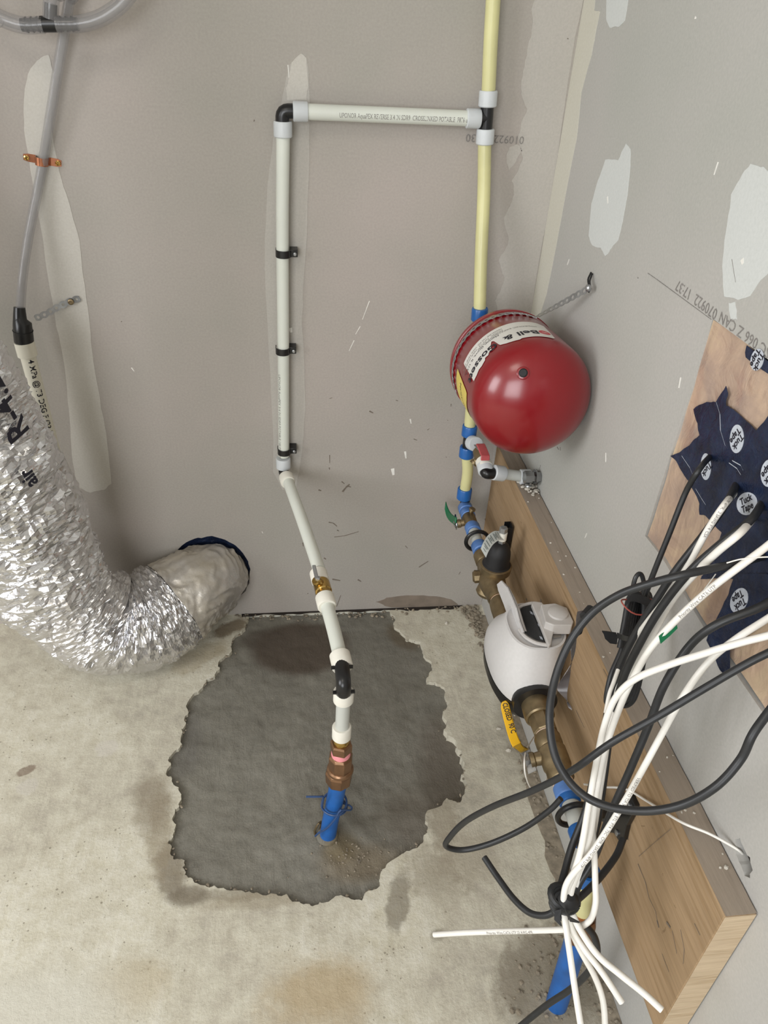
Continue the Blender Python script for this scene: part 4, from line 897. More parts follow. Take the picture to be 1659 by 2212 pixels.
g = G(); g.tube([sb, mid(sb, stp, .5), stp], .0165, 28); tag(link('service_pipe', g, MT['hdpe'], sm=60), 'blue plastic pipe leaning up from the floor beside the right wall', 'pipe')

# ================================================================ RED TANK
TR, TL, TD = .0968, .1625, .0612
TO = V((-.0975, -.1835, .7354)); TA = V((-.0011, -.9946, .1034)).normalized()
TE1 = V((-1, .0011, 0)).normalized(); TE2 = TE1.cross(TA); TE2 = TE2 if TE2.z > 0 else -TE2
def tk(th, s, r=TR): th = math.radians(th); return TO+TA*s+(TE1*math.cos(th)+TE2*math.sin(th))*r
tank = thing('expansion_tank', 'red pressure tank with a white label hung against the right wall', 'tank', TO)
g = G(); pr = []
for k in range(13): a = math.pi/2*k/12; pr.append((-TD*.9*math.cos(a), TR*math.sin(a)))
pr += [(.001, TR), (.028, TR), (.032, TR*.985), (.036, TR*.985), (.040, TR), (.09, TR), (TL, TR)]
for k in range(1, 15): a = math.pi/2*k/14; pr.append((TL+TD*math.sin(a), TR*math.cos(a)))
g.lathe(pr, TO, TA, 96); link('shell', g, MT['tank'], tank, sm=60)
g = G(); g.lathe([(-.001, TR*.98), (-.001, TR+.0016), (.006, TR+.0016), (.008, TR*.98)], TO, TA, 96); link('seam_band', g, MT['tank'], tank)
# where the valve cap sits on the dome
def dome_hit(u, v):
    r = ray(u, v); k = TR/TD; best = None
    o_ = CAM-(TO+TA*TL)
    def tr(p): a = p.dot(TA); return p-TA*a+TA*(a*k)
    o2, d2 = tr(o_), tr(r); A = d2.dot(d2); B = 2*o2.dot(d2); C = o2.dot(o2)-TR*TR; D = B*B-4*A*C
    t = (-B-math.sqrt(max(D, 0)))/2/A; p = CAM+r*t; q = tr(p-(TO+TA*TL)); n = tr(q).normalized(); return p, n
vp, vn = dome_hit(1130, 806)
g = G(); g.lathe([(-.003, .0105), (.0015, .0095), (.0025, .007)], vp, vn, 24); link('valve_boss', g, MT['tank'], tank)
g = G(); g.lathe([(-.002, .0068), (.003, .0068), (.0045, .005)], vp, vn, 20); plab(link('valve_cap', g, MT['black_matte'], tank), 'black rubber cap')
def conform(poly, m, name, parent, off=.0007, step=3.0):
    # poly in (theta, s): cut into thin strips along theta so that it follows the shell
    g = G(); ths = [p[0] for p in poly]; a = min(ths); b = max(ths); n = int((b-a)/step)+1
    def span(t):
        xs = []
        for i in range(len(poly)):
            (t0, s0), (t1, s1) = poly[i], poly[(i+1) % len(poly)]
            if (t0 <= t < t1) or (t1 <= t < t0): xs.append(s0+(s1-s0)*(t-t0)/(t1-t0))
        return (min(xs), max(xs)) if len(xs) > 1 else None
    prev = None
    for i in range(n+1):
        t = a+(b-a)*i/n; t = min(max(t, a+.01), b-.01); sp = span(t)
        if sp is None: prev = None; continue
        cur = []
        for k in range(7):
            s = sp[0]+(sp[1]-sp[0])*k/6; cur.append(len(g.v)); g.v.append(tk(t, s, TR+off))
        if prev:
            for k in range(6): g.f.append([prev[k], prev[k+1], cur[k+1], cur[k]])
        prev = cur
    return link(name, g, MT[m], parent, sm=60)
lab_poly = [(16, .080), (14.5, .160), (21, .161), (26, .158), (30, .160), (36, .156), (37, .150), (41, .152), (43, .146), (46, .148), (48, .130), (51, .118), (53, .124), (54.5, .150), (60, .158), (66, .162), (72, .165), (74, .162), (90, .164), (103, .166), (106, .160), (110, .085), (104, .078), (70, .080), (40, .080)]
lb = conform(lab_poly, 'label', 'maker_label', tank, .0008, .7)
def tank_text(s, size, th0, s0, m='black_ink', sq=1.0, sub=0, parent=None):
    return text('lettering', s, size, lambda x, y: tk(th0-math.degrees(x/TR), s0+y, TR+.0012), MT[m], parent or lb, squeeze=sq, sub=sub)
tank_text('Bell &  Gossett', .026, 94, .139, sq=.90, sub=.0006)
tank_text('Morton Grove, IL U.S.A.', .0085, 60, .112)
tank_text('HYDRONIC EXPANSION TANK', .0075, 98, .106, 'ink')
tank_text('MODEL  HFT-15   MAX WORKING', .0065, 66, .100, 'ink')
tank_text('PRESSURE 100 PSI  MAX TEMP 240 F', .006, 66, .0925, 'ink')
lg = [tk(100+math.degrees(.0095*math.cos(a)/TR), .138+.0105*math.sin(a), TR+.0011) for a in [k*math.pi/10 for k in range(20)]]
g = G(); g.slab(lg, V(tk(100, .138, 1)-tk(100, .138, 0))*.0002); plab(link('emblem', g, MT['label_red'], lb, sm=0), 'round red emblem')
tank_text('B&G', .0085, 107, .138, 'label', 1, .0003)
wl = conform([(6, .055), (-2, .135), (-10, .133), (-24, .118), (-40, .100), (-42, .050), (-20, .052)], 'label_yellow', 'warning_sticker', tank, .0009, 1.5)
text('lettering', 'CAUTION', .012, lambda x, y: tk(-34+math.degrees(x/TR), .09-y, TR+.0014), MT['black_ink'], wl)
# perforated strap
def perf_band(pts, side, width, pitch, hole_r, th=.0007, pinch=.0016):
    pts = [V(p) for p in pts]; L = [0]
    for i in range(1, len(pts)): L.append(L[-1]+(pts[i]-pts[i-1]).length)
    def at(s):
        s = min(max(s, 0), L[-1]); i = 0
        while i < len(L)-2 and L[i+1] < s: i += 1
        k = (s-L[i])/max(1e-9, L[i+1]-L[i]); w0 = side[i] if isinstance(side, list) else side; w1 = side[i+1] if isinstance(side, list) else side
        return pts[i].lerp(pts[i+1], k), (pts[i+1]-pts[i]).normalized(), V(w0).lerp(V(w1), k).normalized()
    g = G(); n = int(L[-1]/pitch)
    for c in range(n):
        s0 = c*pitch; sc = s0+pitch/2; outer = []; inner = []
        for k in range(16):
            a = 2*math.pi*k/16; ca, sa = math.cos(a), math.sin(a)
            if abs(ca) >= abs(sa): ox, oy = math.copysign(pitch/2, ca), (width/2-pinch)*sa/abs(ca)
            else: ox = pitch/2*ca/abs(sa); oy = math.copysign(width/2-pinch*(abs(ca/sa))**2, sa)
            outer.append((ox, oy)); inner.append((hole_r*ca, hole_r*sa))
        vs = []
        for (a, b) in outer+inner:
            p, t, w_ = at(sc+a); vs.append(p+w_*b)
        nv = [at(sc)[1].cross(at(sc)[2])*th]*32
        vs2 = [v+q for v, q in zip(vs, nv)]
        fs = []
        for k in range(16):
            k2 = (k+1) % 16; fs += [[k, k2, 16+k2, 16+k], [32+k, 48+k, 48+k2, 32+k2], [k, 32+k, 32+k2, k2], [16+k, 16+k2, 48+k2, 48+k]]
        g.add(vs+vs2, fs)
    return g
hk = px(1273, 622, x=-.010); path = []; sides = []
for k in range(40):
    th = -30+k*(112+30)/39; s = .0225+.004*math.sin(math.radians(th)); path.append(tk(th, s, TR+.002)); sides.append(TA)
for k in range(1, 16):
    path.append(path[39].lerp(hk, k/15)); sides.append((TA*(1-k/15)+V((0, -.5, -.85))*(k/15)).normalized())
t = thing('perforated_strap', 'thin galvanized perforated strap looped over the red tank to a wall hook', 'strap', hk)
link('band', perf_band(path, sides, .0115, .0125, .0028), MT['zinc'], t, sm=30)
t2_ = thing('wall_hook', 'bent dark metal hook holding the tank strap on the right wall', 'hook', hk)
g = G(); g.lathe([(0, .0055), (.004, .0055), (.006, .003)], px(1273, 622, x=-.012), (-1, -.2, 0), 12); link('screw', g, MT['zinc'], t2_)
g = G(); w0 = px(1278, 590, x=-.002); w1 = px(1274, 622, x=-.010)
for dx in (-.003, .003): g.tube(smooth([w0+V((0, dx, 0)), mid(w0, w1)+V((-.003, dx*1.3, 0)), w1+V((0, dx, 0)), w1+V((-.002, dx, -.006))], 4), .0014, 8)
link('twisted_end', g, MT['black_matte'], t2_)

# ================================================================ LEFT SIDE
YH = -.065
tcx = px(108, 52, y=YH)
bt2 = thing('barbed_tee', 'dark barbed tee joining the clear hoses at the top left', 'fitting', tcx)
tl, tr_ = px(46, 54, y=YH), px(168, 52, y=YH); tu = px(110, 8, y=YH-.0)
g = G(); g.tube([tl, tcx, tr_], .0085, 18); g.tube([tcx, tu], .0085, 18); g.lathe([(-.012, .0105), (.012, .0105)], tcx, tr_-tl, 18)
for e, s in ((tl, -1), (tr_, 1)):
    d = (tcx-e).normalized()
    for k in range(4): g.lathe([(0, .0085), (.004, .0104), (.0042, .0085)], e+d*(.004+.008*k), d, 18)
link('body', g, MT['black'], bt2, sm=40)
def hose(label, pts, r):
    pp = smooth(pts, 8); g = G(); g.tube(pp, r, 20, cap=False); t = thing('clear_hose', label, 'hose', pp[0]); link('wall', g, MT['hose'], t, sm=60)
    g = G(); g.tube(pp, r*.62, 16, cap=False); link('bore', g, MT['hose'], t, sm=60); return t
hose('clear hose curving off to the left from the barbed tee', [px(94, 54, y=YH), tl, px(0, 38, y=YH), px(-50, 5, y=YH+.01), V((-1.03, -.06, 1.42)), V((-1.05, -.055, 1.9)), V((-1.05, -.055, 2.598))], .0112)
hose('clear hose curving up to the right from the barbed tee', [px(122, 53, y=YH), tr_, px(215, 40, y=YH), px(258, 12, y=YH), px(292, -30, y=YH), px(325, -90, y=YH), px(345, -170, y=YH), V((-.575, -.06, 1.6)), V((-.57, -.055, 2.1)), V((-.57, -.055, 2.598))], .0112)
hose('short clear hose going straight up from the barbed tee', [px(109, 40, y=YH), px(111, 5, y=YH), px(118, -20, y=YH+.01), px(135, -60, y=YH+.02), V((-.765, -.045, 1.5)), V((-.76, -.045, 2.0)), V((-.76, -.045, 2.598))], .0110)
hose('long clear hose hanging down the wall through the copper strap', [V((-.72, -.03, 2.598)), V((-.72, -.03, 1.9)), V((-.735, -.03, 1.5)), px(160, -50, y=-.03), px(150, 0, y=-.028), px(139, 70, y=-.025), px(124, 160, y=-.02), px(106, 270, y=-.015), px(94, 345, y=-.0105), px(80, 420, y=-.013), px(62, 510, y=-.025), px(49, 600, y=-.042), px(44, 675, y=-.05)], .0080)
cs = thing('copper_strap', 'copper two-hole strap holding the long clear hose', 'strap', px(93, 347, y=0))
c0 = px(93, 346, y=0); dxv = (px(128, 352, y=0)-px(60, 340, y=0)).normalized(); dyv = V((0, -1, 0)); dzv = dxv.cross(dyv).normalized()
pr_ = [(-.0300, .0012), (-.022, .0012), (-.0125, .0012), (-.0105, .003)]+[(-.0102*math.cos(a), .0095+.0095*math.sin(a)) for a in [0, .4, .8, 1.2, 1.57, 1.95, 2.35, 2.75, 3.14]]+[(.0105, .003), (.0125, .0012), (.022, .0012), (.0285, .0012)]
pp = [c0+dxv*a+dyv*b for a, b in pr_]; ws = [dzv*(.0045 if i in (0, len(pr_)-1) else .0062) for i in range(len(pr_))]
g = G(); g.ribbon(pp, ws, .0012); link('band', g, MT['copper'], cs, sm=40)
for a in (-.0245, .0235):
    g = G(); g.lathe([(0, .0042), (.0016, .0042), (.0024, .0022), (.0012, .0016)], c0+dxv*a+dyv*.0022, dyv, 16); link('screw', g, MT['brass'], cs)
# perforated strap down to the pipe
s0_, s1_ = px(172, 644, y=-.003), px(66, 692, y=-.05)
ps = thing('perforated_strap', 'short galvanized perforated strap from the back wall to the taped pipe joint', 'strap', s0_)
sp_ = smooth([s0_, px(150, 652, y=-.003), px(128, 662, y=-.008), px(100, 678, y=-.025), s1_], 5)
link('band', perf_band(sp_, V((-.4, 0, .9)), .0125, .0130, .0027, pinch=.002), MT['zinc'], ps, sm=30)
g = G(); g.lathe([(0, .0055), (.002, .0052), (.003, .003), (.002, .002)], px(153, 652, y=-.0045), (0, -1, 0), 18); link('screw', g, MT['old_brass'], ps)
# taped joint and PVC pipe
ta, tb_, tcc, td = px(42, 664, y=-.05), px(43, 692, y=-.055), px(48, 700, y=-.058), px(52, 738, y=-.058)
tj = thing('tape_wrap', 'black electrical tape wrapped round the joint of hose and white pipe', 'tape', tcc)
g = G(); g.tube([ta, mid(ta, tb_), tb_, tcc, mid(tcc, td), td], [.0095, .0105, .0118, .0158, .0165, .0165], 24); link('wrap', g, MT['black'], tj, sm=50)
g = G(); g.lathe([(0, .0120), (.0012, .0120)], tb_, tb_-tcc, 20); g.lathe([(0, .0172), (.0010, .0172)], mid(tcc, td, .35)+V((0, 0, 0)), td-tcc, 20); link('tape_edge', g, MT['black_matte'], tj)
pA, pB = px(52, 738, y=-.058), px(122, 1000, y=-.058)
pvp = thing('pvc_pipe', 'white rigid drain pipe with black lettering going behind the silver duct', 'pipe', pA)
g = G(); dd = (pB-pA).normalized(); g.lathe([(0, .0145), (.0, .0172), (.026, .0172), (.027, .0150)], pA, dd, 28); link('coupling', g, MT['pvc'], pvp)
g = G(); g.tube([pA, mid(pA, pB), pB+dd*.12], .0134, 28); link('tube', g, MT['pvc'], pvp, sm=60)
text('lettering', '4 MPa @ 73 DEG F (23 DEG C)', .0145, tube_fn([pA, mid(pA, pB), pB+dd*.12], .0134, V((.55, -1, .35)), .030), MT['black_ink'], pvp, sub=.0002)

# silver duct
ctl = [((455, 1240), .03, .082), ((450, 1244), -.005, .084), ((422, 1268), -.06, .092), ((365, 1312), -.105, .102), ((300, 1345), -.14, .108), ((235, 1352), -.160, .104), ((172, 1320), -.175, .108), ((115, 1262), -.19, .112), ((62, 1170), -.21, .110), ((15, 1060), -.235, .108), ((-48, 950), -.26, .107), ((-114, 840), -.28, .105), ((-205, 700), -.31, .104), ((-330, 520), -.34, .104)]
cpts = [px(a[0], a[1], y=y) for a, y, r in ctl]; crad = [r for a, y, r in ctl]
_l = cpts[-1]; cpts += [_l+V((-.05, -.02, .40)), V((_l.x-.07, _l.y-.03, 2.0)), V((_l.x-.07, _l.y-.03, 2.596))]; crad += [.104, .104, .104]
for i, p in enumerate(cpts):
    if i > 1: p.z = max(p.z, crad[i]+.003)
KS = 36; dpts = smooth(cpts, KS); drad = []
for i in range(len(crad)-1):
    for j in range(KS): drad.append(crad[i]+(crad[i+1]-crad[i])*j/KS)
drad.append(crad[-1])
def duct_mesh(i0, i1, amp, seg=84, step=1, fold=1.0, jit=.0009):
    g = G(); pts = dpts; n = len(pts); t0 = (pts[1]-pts[0]).normalized(); a = t0.cross(V((0, 0, 1))).normalized(); frames = []
    for i in range(n):
        t = (pts[min(i+1, n-1)]-pts[max(i-1, 0)]).normalized(); a = (a-t*a.dot(t)).normalized(); frames.append((t, a, t.cross(a)))
    L = 0; ls = [0]; dr = random.Random(21)
    for i in range(1, n): L += (pts[i]-pts[i-1]).length; ls.append(L)
    idx = list(range(i0, i1+1, step))
    for i in idx:
        t, a_, b_ = frames[i]; s = ls[i]
        for k in range(seg):
            w_ = 2*math.pi*(k+dr.uniform(-.3, .3)*min(1, jit*500))/seg; ca, sa = math.cos(w_), math.sin(w_)
            sw = s+.022*noise.noise(V((ca*2.5, sa*2.5, s*9)))+.006*noise.noise(V((ca*8, sa*8, s*20)))
            acc = abs(noise.noise(V((ca*1.3, sa*1.3, sw*46))))                # gathered folds across the tube
            acc2 = abs(noise.noise(V((ca*2.6+9, sa*2.6, sw*95))))
            dg = abs(noise.noise(V((ca*5, sa*5+s*12, s*22))))
            puff = math.sin(s*2*math.pi/.16)
            r = drad[i] + amp*(-.016*acc*fold-.009*acc2*fold+.0035*puff-.007*dg+.012*noise.noise(V((ca*1.4, sa*1.4, s*9)))+dr.uniform(-1, 1)*jit)
            p = pts[i]+(a_*ca+b_*sa)*(r+.004)+t*dr.uniform(-1, 1)*jit*.5
            p.z = max(p.z, .002+.001*acc)
            if s > .03: p.y = min(p.y, -.002)
            g.v.append(p)
    for i in range(len(idx)-1):
        for k in range(seg):
            A, B, C, D = i*seg+k, i*seg+(k+1) % seg, (i+1)*seg+(k+1) % seg, (i+1)*seg+k
            if (i+k) % 2: g.f += [[A, B, C], [A, C, D]]
            else: g.f += [[A, B, D], [B, C, D]]
    return g, frames, ls
du = thing('insulated_duct', 'crinkled silver foil duct curving from the back wall hole out of frame at left', 'duct', cpts[4])
g, frames, ls = duct_mesh(KS*2+26, len(dpts)-1, 1.0); link('foil_sleeve', g, MT['foil'], du, sm=0)
g, _, _ = duct_mesh(0, KS*2+28, .75, 150, 1, .6, .0003); plab(link('end_sleeve', g, MT['foil_end'], du, sm=50), 'cloudy beige sleeve end at the wall')
def duct_text(s, size, u, v, rot_flip, m='black_ink', sub=.001):
    # find the path index and side whose surface point lies nearest to the sight line
    best = None
    for i in range(KS*5, len(dpts)-2, 2):
        t, a_, b_ = frames[i]
        for k in range(60):
            w_ = 2*math.pi*k/60; p = dpts[i]+(a_*math.cos(w_)+b_*math.sin(w_))*drad[i]; n = (a_*math.cos(w_)+b_*math.sin(w_))
            if n.dot(CAM-p) <= 0: continue
            d = p-CAM; z = d.dot(_f); e = (829.5+FPX*d.dot(_r)/z-u)**2+(1106-FPX*d.dot(_u)/z-v)**2
            if best is None or e < best[0]: best = (e, i, w_)
    _, i0, w0 = best; R_ = drad[i0]
    def fn(x, y):
        s = ls[i0]+x; j = i0
        while j < len(ls)-2 and ls[j+1] < s: j += 1
        while j > 0 and ls[j] > s: j -= 1
        k = (s-ls[j])/(ls[j+1]-ls[j]); t, a_, b_ = frames[j]; w_ = w0+y/R_*rot_flip
        return dpts[j].lerp(dpts[j+1], k)+(a_*math.cos(w_)+b_*math.sin(w_))*(drad[j]+.0075)
    text('lettering', s, size, fn, MT[m], du, sub=sub)
duct_text('R-4.2', .054, 46, 945, -1)
duct_text('air', .032, 62, 1045, -1)

# ================================================================ CABLES
KN = px(1215, 1950, d=.885)
def cable(label, pts, r, m='cable_black', name=None, lett=None, cat='cable', k=8, group=None, wall=False):
    P3 = [px(a, b, d=c) if not isinstance(a, V) else a for (a, b, c) in pts]
    if wall: P3[0] = px(pts[0][0], pts[0][1], x=.004)
    pp = smooth(P3, k); g = G(); g.tube(pp, r, 12)
    nm = name or ('coaxial_cable' if m == 'cable_black' else 'network_cable')
    if lett:
        t = thing(nm, label, cat, pp[0], group); link('jacket', g, MT[m], t, sm=60)
        for (s, size, frac, flip) in lett:
            L = sum((pp[i+1]-pp[i]).length for i in range(len(pp)-1))
            text('lettering', s, size, tube_fn(pp, r, V((-.35, -.75, .55)), L*frac, flip), MT['ink'], t)
        return t
    return tag(link(nm, g, MT[m], sm=60), label, cat, group)
kn = (KN, 0, 0)
def K(dx, dy, dz): return (KN+V((dx, dy, dz)), 0, 0)
cable('thin black cable leaving the tape farthest left, straight down to the coil', [(1535,985,.835), (1512,1012,.84), (1482,1062,.86), (1447,1150,.88), (1415,1230,.90), (1398,1275,.92), (1390,1300,.93)], .0034, wall=True)
cable('black cable just left of the far white cable, leaving the tape', [(1592,1045,.80), (1570,1085,.80), (1520,1155,.81), (1460,1232,.83), (1420,1292,.85), (1372,1370,.88), (1335,1450,.91), (1308,1560,.94), (1300,1660,.95), (1285,1770,.93), (1262,1870,.90), (1232,1940,.885), K(.004, .004, 0)], .0042, wall=True)
cable('black cable crossing below the round-ended white cable near the tape', [(1648,1085,.77), (1620,1125,.77), (1560,1172,.78), (1490,1235,.80), (1430,1310,.83), (1385,1385,.86), (1345,1470,.89), (1320,1570,.92), (1305,1680,.925), (1290,1780,.915), (1268,1850,.90), (1240,1915,.89), K(.010, .002, .006)], .0044, wall=True)
cable('long black cable sweeping left in the widest open loop round the others', [(1655,1200,.78), (1600,1215,.77), (1540,1228,.765), (1470,1243,.765), (1400,1262,.78), (1335,1286,.80), (1275,1328,.82), (1228,1392,.83), (1198,1470,.83), (1187,1550,.82), (1200,1635,.81), (1240,1700,.80), (1300,1738,.79), (1385,1752,.77), (1470,1740,.75), (1545,1700,.73), (1600,1640,.72), (1630,1580,.71), (1690,1500,.715), (px(1735,1440,x=.004),0,0)], .0043, wall=True)
cable('black cable running from the right edge down past the white ones to the knot', [(1735,1245,0), (1700,1275,.76), (1640,1312,.76), (1550,1348,.77), (1490,1395,.79), (1435,1480,.81), (1400,1570,.83), (1360,1665,.85), (1318,1760,.87), (1285,1850,.885), (1250,1910,.89), K(.014, 0, 0)], .0044, wall=True)
cable('black cable from the right edge crossing all others to a long loop at left', [(1735,1355,0), (1710,1385,.73), (1620,1430,.74), (1520,1488,.76), (1420,1548,.78), (1320,1605,.80), (1235,1665,.83), (1150,1708,.88), (1065,1742,.95), (1005,1775,1.01), (972,1808,1.05), (964,1828,1.07), (1000,1836,1.08), (1060,1822,1.07), (1130,1790,1.05), (1185,1752,1.03), (1212,1725,1.02)], .0040, wall=True)
cable('black cable stub with its cut end pointing up left from the knot', [(1046,1852,.98), (1075,1895,.96), (1110,1942,.935), (1145,1972,.915), (1180,1977,.90), (1205,1962,.892), K(-.004, 0, 0)], .0040)
cable('black cable from the flat bracket slanting down to the knot', [(1346,1812,.96), (1330,1850,.945), (1290,1902,.915), (1245,1945,.893), K(.006, 0, -.004)], .0043)
cable('black cable rising steeply from the knot behind the lettered white cable', [K(-.006, .004, .004), (1218,1890,.91), (1235,1830,.925), (1262,1760,.93), (1280,1690,.935), (1300,1600,.93)], .0044)
cable('black cable on the floor behind the white cable ends at the bottom', [(1262,1996,.99), (1284,2024,.995), (1290,2060,1.01), (1275,2095,1.03), (1235,2135,1.06), (1180,2172,1.09), (1120,2220,1.12), (1070,2260,1.14)], .0045)
# white
PW = 'Priority Wire CAT6 UTP 23 AWG 4PR  VERIFIED TO TIA 568-C.2'
cable('white cable farthest left at the tape with fine lettering', [(1589,1063,.79), (1565,1090,.785), (1530,1142,.80), (1490,1215,.82), (1445,1285,.84), (1398,1345,.86), (1370,1385,.89), (1352,1440,.91), (1335,1490,.915), (1318,1560,.91), (1300,1640,.91), (1284,1740,.91), (1268,1850,.90), (1240,1930,.892), K(.006, .006, 0)], .0036, 'cable_white', lett=[('C(UL)US CMR 4PR 23AWG  FT4  CSA', .0044, .08, False)], wall=True)
cable('white cable with a bulging bend just right of the black pair at the tape', [(1633,1112,.765), (1600,1150,.755), (1550,1192,.77), (1500,1240,.80), (1450,1300,.835), (1400,1390,.87), (1365,1455,.90), (1345,1490,.91), (1330,1530,.915), (1312,1600,.905), (1296,1700,.90), (1278,1810,.895), (1250,1900,.89), K(.009, .003, 0)], .0040, 'cable_white', wall=True)
cable('white cable carrying the small green tag', [(1735,1095,0), (1720,1125,.74), (1659,1178,.745), (1600,1222,.755), (1535,1272,.77), (1470,1330,.79), (1412,1392,.815), (1370,1460,.835), (1338,1530,.85), (1310,1610,.86), (1290,1700,.865), (1277,1790,.87), (1262,1850,.875), (1238,1910,.88), K(.004, -.006, .004)], .0038, 'cable_white', lett=[('Priority Wire CAT6 UTP', .0048, .30, True)], wall=True)
cable('white lettered cable leaving the right edge above the crossing black one', [(1735,1325,0), (1720,1355,.72), (1659,1373,.725), (1600,1388,.735), (1520,1412,.755), (1440,1438,.78), (1370,1468,.80), (1328,1510,.82), (1305,1570,.835), (1288,1650,.845), (1272,1740,.855), (1256,1830,.865), (1238,1890,.875), (1222,1930,.88), K(0, -.006, .002)], .0037, 'cable_white', lett=[(PW, .0048, .06, True)], wall=True)
cable('white lettered cable ending in a blunt tip on top of the knot', [(1735,1265,0), (1720,1295,.75), (1660,1335,.755), (1590,1380,.77), (1530,1430,.785), (1475,1505,.80), (1430,1585,.815), (1385,1668,.83), (1335,1755,.845), (1280,1840,.86), (1240,1885,.868), (1222,1915,.872), (1216,1952,.876)], .0037, 'cable_white', lett=[('VERIFIED TO TIA 568-C.2  ETL  FT4  75C  CMR  23AWG 4PR UTP', .0046, .60, False)], wall=True)
cable('white lettered cable bending left along the floor to a free end', [(1302,1640,.88), (1285,1710,.885), (1281,1790,.885), (1284,1850,.88), (1286,1910,.875), (1286,1955,.875), (1272,1990,.88), (1235,2006,.89), (1160,2010,.93), (1080,2012,.97), (1000,2015,1.0), (938,2019,1.03)], .0036, 'cable_white', lett=[('Priority Wire CAT6 UTP 23 AWG 4PR', .0046, .80, True)])
cable('white cable tail hanging straightest down below the knot', [K(0, -.006, -.004), (1222,2000,.875), (1231,2060,.87), (1241,2130,.865), (1252,2200,.86), (1262,2260,.855)], .0037, 'cable_white')
cable('white cable tail below the knot that bows out and leaves the bottom edge', [K(.003, -.004, -.004), (1232,2005,.885), (1255,2055,.89), (1285,2110,.89), (1302,2160,.885), (1307,2215,.88), (1306,2260,.875)], .0036, 'cable_white')
cable('white cable tail below the knot with a slanting cut end over the wall', [K(.005, -.002, -.004), (1236,2008,.88), (1262,2050,.875), (1300,2100,.87), (1343,2165,.865)], .0038, 'cable_white')
cl = cable('white cable tail below the knot reaching farthest right over the board', [K(.008, 0, -.003), (1250,2003,.875), (1290,2062,.86), (1340,2105,.85), (1390,2145,.84), (1430,2182,.83)], .0038, 'cable_white')
# knot
kt = thing('cable_tie_knot', 'black tape knot gathering all the hanging cables', 'tie', KN)
g = G(); kr = random.Random(4)
for i in range(9):
    a = kr.uniform(0, 6.28); b = kr.uniform(-.4, .4); c = KN+V((kr.uniform(-.004, .008), kr.uniform(-.004, .004), kr.uniform(-.010, .012)))
    ax1 = V((math.cos(b), 0, math.sin(b))); ax2 = V((0, 1, .3)).normalized(); R_ = kr.uniform(.010, .016)
    g.tube([c+ax1*R_*math.cos(q)+ax2*R_*.8*math.sin(q) for q in [k*math.pi/8+a for k in range(17)]], .0038, 8, cap=False)
link('wrap', g, MT['cable_black'], kt)
g = G(); g.lathe([(-.016, .006), (-.010, .0125), (.010, .0135), (.016, .006)], KN+V((.003, 0, 0)), (.15, -.1, 1), 16); link('core', g, MT['black_matte'], kt)
e = [px(1222, 1968, d=.865), px(1232, 1985, d=.862), px(1252, 1992, d=.86)]
g = G(); g.ribbon(e, [V((-.002, 0, .006)), V((-.001, 0, .005)), V((0, 0, .001))], .0008); g.ribbon([px(1205, 1965, d=.868), px(1203, 1985, d=.866), px(1212, 2000, d=.864)], [V((.004, 0, .001)), V((.003, 0, .001)), V((.0008, 0, 0))], .0008); link('loose_tails', g, MT['black_matte'], kt, sm=0)
# coil of black cable
co = thing('cable_coil', 'tied hank of black cable hanging in front of the board top', 'cable', px(1370, 1300, d=.95))
g = G(); pts = []; cr = random.Random(8)
for i in range(6):
    o = (i-2.5)*6
    top = [(1372+o*.9, 1300+cr.uniform(-10, 6)), (1385+o*.9, 1285+cr.uniform(-6, 6)), (1398+o*.5, 1302)]
    pts += [(1352+o*.9, 1400, .93+i*.004), (1362+o*.9, 1345, .935+i*.004)]+[(a, b, .94+i*.004) for a, b in top]+[(1392+o*.5, 1360, .945+i*.004), (1378+o*.9, 1420, .945+i*.004), (1362+o*1.0, 1490, .94+i*.004), (1345+o*1.2, 1522+cr.uniform(-8, 8), .938+i*.004), (1328+o*1.2, 1515+cr.uniform(-8, 4), .934+i*.004), (1336+o*1.1, 1460, .93+i*.004)]
g.tube(smooth([px(a, b, d=c) for a, b, c in pts], 5), .0034, 10); link('cable', g, MT['cable_black'], co, sm=60)
g = G(); g.tube(smooth([px(1362, 1296, d=.93), px(1372, 1250, d=.92), px(1384, 1240, d=.92), px(1391, 1262, d=.925), px(1390, 1300, d=.93)], 6), .0028, 10); link('top_loop', g, MT['cable_black'], co)
g = G(); cc_ = px(1376, 1306, d=.925); g.tube([cc_+V((.020*math.cos(a), .014*math.sin(a), .004*math.cos(a*2))) for a in [k*math.pi/10 for k in range(21)]], .0010, 6, cap=False); plab(link('twist_tie', g, MT['twine'], co), 'reddish tie')
g = G(); g.ribbon(smooth([px(1352, 1302, d=.915), px(1366, 1290, d=.91), px(1390, 1296, d=.915), px(1408, 1306, d=.92)], 4), V((0, 0, .006)), .0008); link('tape', g, MT['black_matte'], co)
g = G(); g.ribbon(smooth([px(1334, 1372, d=.92), px(1350, 1378, d=.905), px(1375, 1381, d=.90), px(1402, 1383, d=.905)], 4), V((0, .001, .0032)), .0012); g.slab([px(a, b, d=.93) for a, b in [(1300,1364),(1310,1365),(1330,1368),(1334,1380),(1332,1392),(1318,1390),(1307,1380),(1304,1370)]], (.001, .0015, 0)); link('strap', g, MT['black'], co)
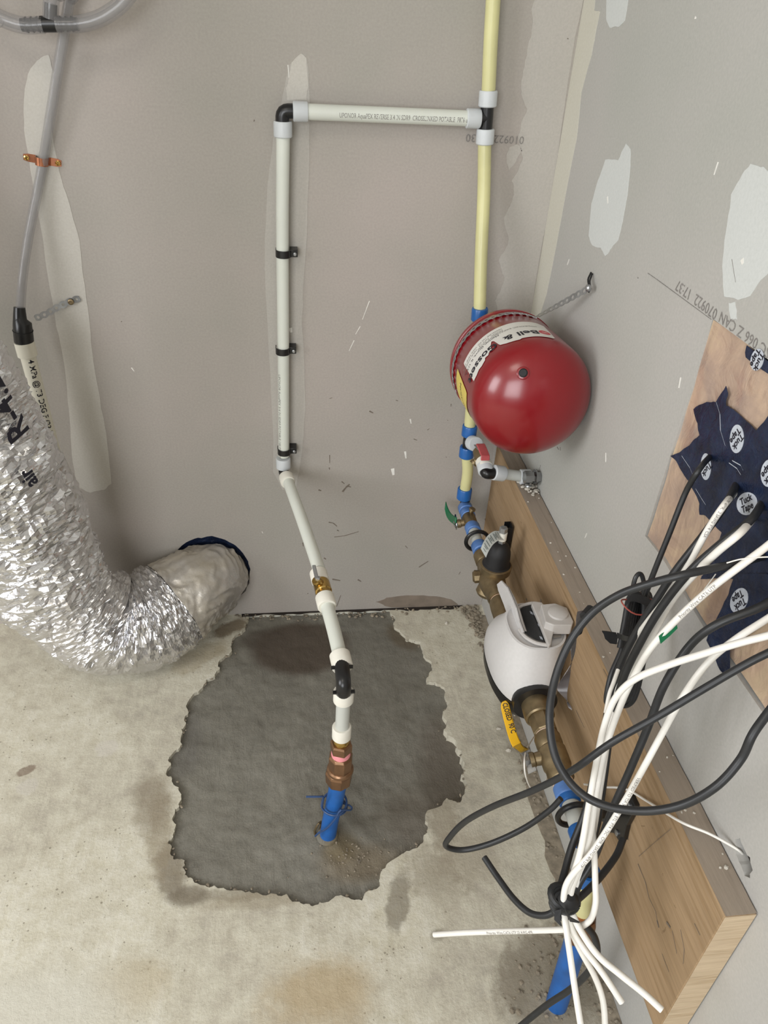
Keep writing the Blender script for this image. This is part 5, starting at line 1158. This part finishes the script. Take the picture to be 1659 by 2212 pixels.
# thin wires
cable('thin white wire crossing the board into the ragged wall hole', [(px(1262,1694,x=-.055), 0, 0), (px(1300,1700,x=-.044), 0, 0), (px(1350,1704,x=-.042), 0, 0), (px(1400,1732,x=-.042), 0, 0), (px(1470,1775,x=-.041), 0, 0), (px(1530,1800,x=-.020), 0, 0), (px(1575,1824,x=-.006), 0, 0), (px(1600,1840,x=.004), 0, 0), (px(1610,1852,x=.02), 0, 0)], .0016, 'cable_white', 'thin_wire', cat='wire')
cable('thin white wire looped under the yellow-lever valve', [(px(1163,1578,x=-.05), 0, 0), (px(1145,1605,x=-.09), 0, 0), (px(1134,1632,x=-.145), 0, 0), (px(1134,1668,x=-.15), 0, 0), (px(1144,1698,x=-.13), 0, 0), (px(1156,1708,x=-.11), 0, 0), (px(1175,1700,x=-.085), 0, 0), (px(1182,1678,x=-.07), 0, 0)], .0012, 'cable_white', 'thin_wire', cat='wire')
cable('thin white wire end lying across the tape strip at the right edge', [(1735,1168,0), (1700,1198,.73), (1640,1204,.73), (1600,1208,.735), (1570,1216,.745)], .0007, 'cable_white', 'thin_wire', cat='wire', wall=True)
cable('hair-thin pale wire slanting above the green-tagged cable', [(1546,1240,.80), (1520,1275,.80), (1500,1300,.80), (1478,1330,.80)], .0006, 'cable_white', 'thin_wire', cat='wire')
cable('pale wire spike sticking up between the two joined white cables', [(1335,1447,.86), (1325,1475,.85), (1316,1500,.845), (1308,1540,.845)], .0022, 'cable_white', 'cut_wire_end', cat='wire')
g = G(); tp = [px(1425, 1383, d=.806), px(1445, 1366, d=.80), px(1462, 1349, d=.795)]
g.ribbon(tp, V((.0018, -.001, -.0045)), .0008); tag(link('green_tag', g, MT['green'], sm=0), 'small green tape flag stuck on a white cable', 'tag')
# hanging strip of film
g = G(); fp = smooth([px(1262, 1318, d=.99), px(1248, 1350, d=1.0), px(1240, 1390, d=1.01), px(1236, 1425, d=1.01), px(1222, 1460, d=1.02), px(1215, 1490, d=1.02), px(1226, 1515, d=1.02), px(1232, 1532, d=1.02)], 4)
nf = len(fp); g.ribbon(fp, [V((.007*math.cos(i*.35)+.002, .004*math.sin(i*.5), .002))*(1-.7*(i/nf)**4) for i in range(nf)], .0006)
tag(link('plastic_strip', g, MT['strip'], sm=60), 'twisted grey plastic strip dangling beside the white meter', 'strip')
g = G(); fp = smooth([px(1262, 1320, d=.985), px(1258, 1345, d=.985), px(1250, 1372, d=.985)], 3); g.ribbon(fp, V((.004, .002, .001)), .0012); g.tube([px(1276, 1316, d=.84), px(1262, 1332, d=.83)], .0055, 10); tag(link('tape_flag', g, MT['black_matte'], sm=60), 'black tape wrapped round the wide cable loop by the meter', 'tape')
for _o in COL.objects:
    _k = _o.name.split('.')[0]
    if _o.parent is None and _o.get('label'):
        _g = {'network_cable': 'white network cables hanging from the square wall opening', 'coaxial_cable': 'black cables around the cable knot', 'concrete_chip': 'small chips on the floor by the right wall', 'thin_wire': 'thin white wires among the cables', 'clear_hose': 'clear hoses at the top left', 'sheathing_tape': 'navy tape pieces in the square wall opening'}.get(_k)
        if _g: _o['group'] = _g
